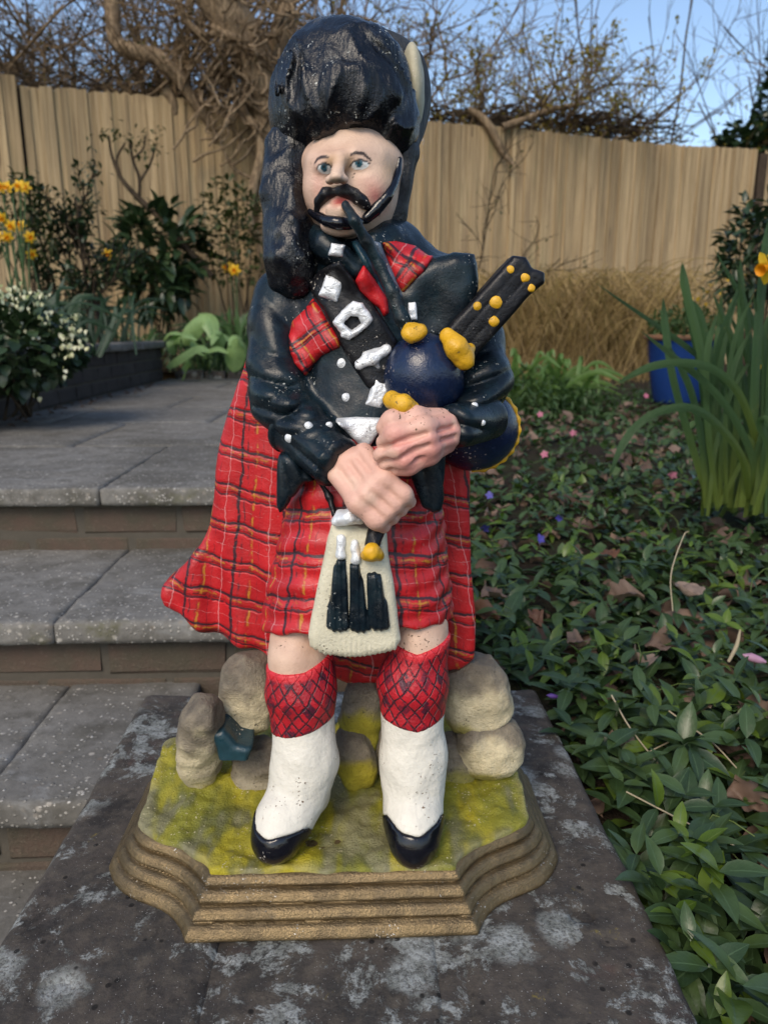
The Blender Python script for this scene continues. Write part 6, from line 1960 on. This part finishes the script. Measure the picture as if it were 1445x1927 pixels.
# holly and ivy at the right edge
c = A(1425, 475, 3.6); leafy_mass('holly_shrub', 'dark glossy holly-like shrub at the right edge in front of the fence', 'shrub', c, (0.17, 0.2, 0.24), 620, T_LEAF, 0.062, M_DARKLEAF, 70, ground=0.12, out_=0.7)
c = A(1445, 260, 8.7); leafy_mass('ivy', 'dark ivy sprawling over the top of the fence at the right edge', 'ivy', (c[0], c[1], c[2] - .1), (0.62, 0.3, 0.26), 1100, T_ROUND, 0.09, M_DARKLEAF, 71, shell_=0.3, ground=0.3)
c = A(1455, 200, 8.7); leafy_mass('ivy', 'dark upright ivy growth above the fence at the right edge', 'ivy', c, (0.16, 0.2, 0.55), 380, T_ROUND, 0.09, M_DARKLEAF, 72, shell_=0.3, ground=1.6)
c = A(1400, 555, 4.6); leafy_mass('orange_flower_shrub', 'small shrub with orange-yellow blossom behind the right daffodils', 'shrub', c, (0.30, 0.2, 0.20), 500, T_LEAFN, 0.04, M_MIDLEAF, 73, ground=0.12, shell_=0.2)
n = 70; rs = np.random.default_rng(74)
P = c + rs.normal(0, 1, (n, 3)) * (.17, .1, .05)
scatter('blossom', T_ROUND, P, rs.normal(0, 1, (n, 3)), np.full(n, 0.028), M_PETAL, bpy.data.objects['orange_flower_shrub'])['kind'] = 'stuff'

# near daffodils on the right
nd = empty('daffodil_clump', tuple(A(1385, 965, 1.62))); tag(nd, 'large near daffodil clump with long strap leaves and one flower at the right edge', 'daffodils', 'daffodil clumps')
def L3(l): return [A(x, y, D) for x, y, D in l]
blades = [[(1345, 945, 1.60), (1340, 820, 1.60), (1318, 660, 1.60), (1290, 545, 1.60), (1283, 492, 1.60)],
          [(1335, 950, 1.58), (1305, 850, 1.57), (1268, 720, 1.56), (1252, 620, 1.56), (1247, 560, 1.56)],
          [(1352, 950, 1.62), (1352, 850, 1.62), (1345, 720, 1.62), (1318, 600, 1.62), (1295, 560, 1.62)],
          [(1410, 940, 1.55), (1395, 860, 1.50), (1350, 800, 1.46), (1300, 768, 1.43), (1240, 775, 1.41), (1195, 805, 1.40), (1165, 850, 1.39), (1146, 900, 1.38)],
          [(1440, 900, 1.58), (1400, 760, 1.52), (1350, 700, 1.48), (1290, 683, 1.45), (1220, 692, 1.42), (1150, 728, 1.40)],
          [(1372, 955, 1.60), (1385, 820, 1.60), (1390, 680, 1.60), (1395, 560, 1.60), (1392, 485, 1.60)],
          [(1395, 955, 1.55), (1415, 820, 1.55), (1425, 640, 1.55), (1440, 480, 1.55), (1450, 400, 1.55)],
          [(1425, 960, 1.55), (1440, 850, 1.53), (1455, 700, 1.52), (1470, 560, 1.5)],
          [(1380, 965, 1.66), (1365, 880, 1.66), (1378, 760, 1.66), (1370, 640, 1.66), (1355, 618, 1.64), (1340, 680, 1.62)],
          [(1330, 955, 1.66), (1325, 900, 1.66), (1335, 780, 1.66), (1350, 660, 1.66), (1358, 540, 1.66)],
          [(1405, 965, 1.66), (1400, 860, 1.68), (1412, 740, 1.68), (1440, 620, 1.68), (1470, 560, 1.68)],
          [(1440, 965, 1.62), (1430, 870, 1.62), (1400, 780, 1.62), (1365, 720, 1.60), (1340, 700, 1.58)],
          [(1420, 970, 1.5), (1450, 860, 1.48), (1430, 800, 1.46), (1445, 790, 1.44), (1480, 810, 1.42)]]
for b_ in blades:
    ribbon_obj('leaf', L3(b_), 0.0165 * random.uniform(.85, 1.15), M_NEARSTRAP, nd, 0.35)
rs = np.random.default_rng(81)
for k in range(46):
    p0 = A(rs.uniform(1318, 1460), rs.uniform(945, 975), rs.uniform(1.52, 1.75))
    l_ = rs.uniform(.30, .55); d = np.array([rs.normal(0.02, .16), rs.normal(0, .14), 1.0]); bd = rs.normal(0, .10) * np.array([1, .3, -.3])
    ribbon_obj('leaf', [p0, p0 + d * l_ * .4, p0 + d * l_ * .75 + bd * .3, p0 + d * l_ + bd], rs.uniform(.009, .015), M_NEARSTRAP, nd, 0.35)
daff_flower(nd, 1446, 503, 1.5, 0.075, rs, (-0.9, -0.4, -0.25), base=A(1440, 965, 1.55))
daff_flower(nd, 1448, 690, 1.7, 0.05, rs, (-0.6, -0.6, 0.1), base=A(1440, 965, 1.6))

# ------------------------------------------------------------------ ground cover
def in_view_bed(rs, n, y0, y1, x0=None, power=1.0):
    Y = y0 + (y1 - y0) * rs.uniform(0, 1, n) ** power
    xl = np.where(Y < PYB + 0.03, PXR + 0.012, np.where(Y < 5.4, 0.16, 0.2))
    xr = 0.35 + Y * 0.62
    X = xl + (xr - xl) * rs.uniform(0, 1, n)
    return X, Y
rs = np.random.default_rng(91)
pos, dr, sz, rl = [], [], [], []
def rosettes(n, y0, y1, size, hmax, pairs=(2, 4)):
    X, Y = in_view_bed(rs, n, y0, y1)
    Z = zg(X, Y) + rs.uniform(0.0, 1, n) ** 1.3 * hmax
    for x, y, z in zip(X, Y, Z):
        ax = unit(np.array([rs.normal(0, .5), rs.normal(-.15, .5), 1.0]))
        e1 = unit(np.cross(ax, (rs.normal(), rs.normal(), .1))); e2 = np.cross(ax, e1)
        s0 = size * rs.uniform(.7, 1.2); a0 = rs.uniform(0, pi)
        for p in range(rs.integers(*pairs)):
            a = a0 + p * pi / 2 + rs.normal(0, .15)
            for q in (0, pi):
                d = e1 * cos(a + q) + e2 * sin(a + q) + ax * (0.15 + 0.28 * p)
                pos.append(np.array([x, y, z]) - ax * 0.014 * (2 - p)); dr.append(d); sz.append(s0 * (1 - 0.16 * p) * rs.uniform(.85, 1.1)); rl.append(rs.normal(0, .25))
rosettes(560, 0.32, 0.95, 0.056, 0.11)
rosettes(490, 0.90, 1.45, 0.050, 0.085)
rosettes(520, 1.40, 2.2, 0.044, 0.06)
rosettes(500, 2.1, 3.4, 0.040, 0.04)
o = scatter('periwinkle', T_LEAF, np.array(pos), np.array(dr), np.array(sz), M_VINCA, None, np.array(rl)); tag(o, 'glossy dark green periwinkle covering the bed right of the pillar', 'periwinkle', kind='stuff')
pos, dr, sz, rl = [], [], [], []
rosettes(110, 0.36, 1.8, 0.036, 0.12)
o = scatter('young_periwinkle', T_LEAF, np.array(pos), np.array(dr), np.array(sz), M_VINCAY, None, np.array(rl)); tag(o, 'bright yellow-green young periwinkle shoots among the dark leaves', 'periwinkle', kind='stuff')
# trailing stems
st = []
for k in range(90):
    X, Y = in_view_bed(rs, 1, 0.35, 2.0)
    p = np.array([X[0], Y[0], zg(X[0], Y[0]) + rs.uniform(.02, .08)]); a = rs.uniform(0, 2 * pi); pts = [p]
    for s in range(5):
        a += rs.normal(0, .6); pts.append(pts[-1] + np.array([cos(a), sin(a), rs.normal(0, .35)]) * 0.022)
    pts = np.array(pts); pts[:, 0] = np.maximum(pts[:, 0], np.where(pts[:, 1] < PYB + .05, PXR + .01, 0.16)); st.append((pts, np.full(6, 0.0008)))
V, F = tubes(st, 4); o = link('trailing_stems', mesh_np('trailing_stems', V, [F]), M_VINCAY); tag(o, 'thin trailing periwinkle stems among the leaves', 'stems', kind='stuff')
# small round violet leaves and low weeds further back
n = 2600
X, Y = in_view_bed(rs, n, 1.3, 4.6, power=0.8)
o = scatter('low_weeds', T_ROUND, np.stack([X, Y, zg(X, Y) + rs.uniform(0, .05, n)], 1), rs.normal(0, 1, (n, 3)) + (0, -.2, .35), 0.026 * rs.uniform(.5, 1.4, n), M_FERN, None, rs.normal(0, .4, n)); tag(o, 'low green weeds and violet leaves in the middle of the bed', 'weeds', kind='stuff')
n = 1600
X, Y = in_view_bed(rs, n, 1.6, 6.3)
o = scatter('grass_tufts', T_BLADE, np.stack([X, Y, zg(X, Y)], 1), rs.normal(0, .7, (n, 3)) + (0, 0, .8), 0.075 * rs.uniform(.5, 1.4, n), M_FERN, None, rs.normal(0, .4, n)); tag(o, 'thin grass and weeds in the far part of the bed', 'grass', kind='stuff')
# leaf litter
n = 900
X, Y = in_view_bed(rs, n, 0.35, 4.0, power=1.1)
o = scatter('leaf_litter', T_DEAD, np.stack([X, Y, zg(X, Y) + rs.uniform(0, .03, n)], 1), rs.normal(0, 1, (n, 3)) * (1, 1, .35), 0.05 * rs.uniform(.5, 1.3, n), M_DEAD, None, rs.normal(0, .7, n)); tag(o, 'brown leaf litter under the periwinkle', 'leaf litter', kind='stuff')
def crumpled(size, seed):
    r = np.random.default_rng(seed)
    nu, nv = 10, 8
    V = []
    lob = r.uniform(0, 6)
    for i in range(nu + 1):
        t = i / nu
        w = 0.36 * (sin(pi * min(max(t, .02), .98) ** 0.8)) ** 0.6 * (1 + 0.13 * sin(t * 15 + lob))
        for j in range(nv + 1):
            s_ = j / nv * 2 - 1
            V.append((w * s_, t - 0.5 + 0.06 * s_ * s_, 0))
    V = np.array(V)
    z = 0.42 * fbm(V * 3.6 + seed * 3.7, 3, seed) + 1.6 * V[:, 0] ** 2 * r.uniform(0.3, 2.0) + 0.35 * V[:, 1] ** 2 * r.uniform(-1, 1.5) - 0.05 * np.exp(-(V[:, 0] / .03) ** 2)
    V[:, 2] = z
    V[:, 0] += 0.10 * vnoise(V * 4 + 9, seed + 1); V[:, 1] += 0.10 * vnoise(V * 4 + 3, seed + 2)
    F = [(i * (nv + 1) + j, i * (nv + 1) + j + 1, (i + 1) * (nv + 1) + j + 1, (i + 1) * (nv + 1) + j) for i in range(nu) for j in range(nv)]
    return V * size, np.array(F)
fl = [(1170, 1115, 1.22, .085, 'large pale brown crumpled leaf in the middle of the periwinkle'), (1295, 1100, 1.22, .085, 'large brown curled leaf right of the pale crumpled one'), (925, 1105, 1.25, .08, 'brown fallen leaf close to the right edge of the kilt'),
      (905, 1140, 1.15, .07, 'brown fallen leaf just below another beside the kilt hem'), (1245, 1200, 1.06, .07, 'brown fallen leaf below the curled pair in mid bed'), (1300, 1310, .92, .07, 'pale crumpled leaf above the crossing dry stalks'),
      (1085, 1195, 1.06, .06, 'dark brown leaf between the pillar corner and mid bed'), (1010, 1150, 1.14, .05, 'small brown leaf beside the kilt, nearest the pillar corner'), (1405, 1490, .74, .07, 'rusty curled leaf at the right among near periwinkle'),
      (1165, 1385, .84, .06, 'dull brown leaf beside the right edge of the pillar'), (1430, 1330, .9, .08, 'pinkish brown leaf at the right edge of the picture'), (1150, 1030, 1.4, .07, 'brown leaf in front of the near daffodil clump'),
      (1095, 1300, .95, .06, 'brown leaf close behind the pillar back corner'), (1205, 1230, 1.02, .06, 'brown leaf tucked under leaves left of the mid bed leaf'), (1390, 1400, .84, .07, 'wide brown leaf under the dry stalk at the right')]
for i, (x, y, D, s, lab) in enumerate(fl):
    p = A(x, y, D)
    V, F = crumpled(s * 0.74, 200 + i); p[2] -= 0.012
    Rm = frames(np.array([[rs.normal(), rs.normal(), .1]]), np.array([rs.normal(0, .35)]), (rs.normal(0, .2), -0.45, 1))[0]
    o = link('fallen_leaf', mesh_np('fallen_leaf', V @ Rm.T, [F]), (M_DEAD, M_DEADB, M_DEAD, M_DEADC)[i % 4], None, loc=tuple(p))
    tag(o, lab, 'leaf', 'fallen brown leaves')
stalk_lab = ['pale dry stalk slanting down beside the pillar', 'longest pale stalk, beside the purple bud', 'bent pale stalk left of the rusty leaf', 'angled pale stalk reaching the right edge', 'short pale stalk crossing under the bent one', 'thick broken whitish twig standing at the right', 'thin upright curved stalk in front of the daffodil clump']
for l in [[(1150, 1308, .88, 1.6), (1185, 1370, .84, 1.6), (1245, 1447, .78, 1.4)], [(1178, 1490, .74, 1.8), (1275, 1540, .69, 1.8), (1382, 1592, .65, 1.6)], [(1258, 1338, .86, 1.6), (1305, 1372, .83, 1.8), (1345, 1402, .81, 1.6), (1385, 1445, .78, 1.4)],
          [(1365, 1400, .84, 1.5), (1405, 1355, .88, 1.6), (1450, 1350, .9, 1.6)], [(1210, 1420, .8, 1.3), (1270, 1390, .82, 1.5), (1305, 1370, .83, 1.3)], [(1370, 1245, .98, 3), (1385, 1215, .98, 4), (1392, 1185, .98, 2)],
          [(1265, 1150, 1.08, 1.3), (1262, 1080, 1.1, 1.3), (1285, 1010, 1.15, 1.3), (1295, 1000, 1.15, 1.2)]]:
    P, R_ = pxline(l)
    o = tube_obj('dry_stalk', [(P, R_)], M_STALK, None, 5); tag(o, stalk_lab.pop(0), 'stalk', 'dry pale stalks')
def bloom(name, label, cat, group, px, py, D, size, mat, n=5, face=None):
    c = A(px, py, D); face = unit(np.array(face if face else (rs.normal(0, .3), -.8, .5)))
    e1 = unit(np.cross(face, (0.1, 0.2, 1))); e2 = np.cross(face, e1)
    V0, F0_, _ = leaf_tmpl(0.75, 3, 0.1, 0.15, 'round')
    prt = []
    for k in range(n):
        a = k * 2 * pi / n; d = unit(e1 * cos(a) + e2 * sin(a) + face * .25)
        prt.append(((V0 * size * .5) @ frames(d[None], None, face)[0].T, F0_))
    V, F = merge(prt)
    o = link(name, mesh_np(name, V, [F]), mat, None, loc=tuple(c)); tag(o, label, cat, group)
for (x, y, D, lab) in ((921, 932, 1.9, 'tiny blue-violet flower just below the bag end'), (1052, 976, 1.75, 'tiny blue-violet flower farthest right of the violets'), (1016, 1014, 1.6, 'tiny blue-violet flower lowest of the violets'), (912, 995, 1.7, 'faint violet flower closest to the kilt')):
    bloom('violet_flower', lab, 'flower', 'blue violet flowers', x, y, D, 0.024, M_BLUEP)
for (x, y, D, lab) in ((1024, 855, 2.3, 'tiny pink flower right of the bag end in mid bed'), (1016, 780, 2.9, 'tiny pink flower below the strappy green plant'), (1265, 894, 2.0, 'tiny pink flower beside the near daffodil leaves'), (1078, 815, 2.6, 'tiny pink flower between the statue and the arching leaf'), (1215, 745, 3.4, 'tiny pink flower at the foot of the blue pot')):
    bloom('pink_flower', lab, 'flower', 'small pink flowers', x, y, D, 0.028, M_PINK)
def bud(px, py, D, L, mat, lab, dirv):
    a = A(px, py, D); d = unit(np.array(dirv)) * L
    o = tube_obj('periwinkle_bud', [(np.array([a, a + d * .3, a + d * .65, a + d]), np.array([.002, .006, .007, .001]) * L / .035)], mat, None, 7); tag(o, lab, 'bud')
bud(1270, 1605, .68, .030, M_VIOLET, 'furled purple periwinkle bud beside the lower pillar edge', (-1, .1, -.1))
bud(1290, 1490, .76, .026, M_VIOLET, 'small upright purple bud deep in the periwinkle', (-.1, 0, 1))
bud(1440, 1246, .98, .034, M_PALEPINK, 'pale pink furled bud at the right edge of the bed', (-1, .2, .3))
bud(1318, 1455, .78, .022, M_WHITEP, 'small cream bud above the purple bud in the periwinkle', (-.3, 0, 1))
bud(1052, 1312, .92, .018, M_VIOLET, 'tiny violet bud beside the back corner of the pillar', (-1, 0, .2))
# sparse litter on the landing along the planter wall
n = 90
P = np.stack([WX + 0.03 + np.abs(rs.normal(0, .06, n)), rs.uniform(2.3, 5.2, n), np.full(n, LZ[0] + .004)], 1)
o = scatter('wall_foot_litter', T_DEAD, P, rs.normal(0, 1, (n, 3)) * (1, 1, .1), 0.022 * rs.uniform(.5, 1.3, n), M_DEAD); tag(o, 'small dead leaves and petals along the foot of the planter wall', 'leaf litter', kind='stuff')
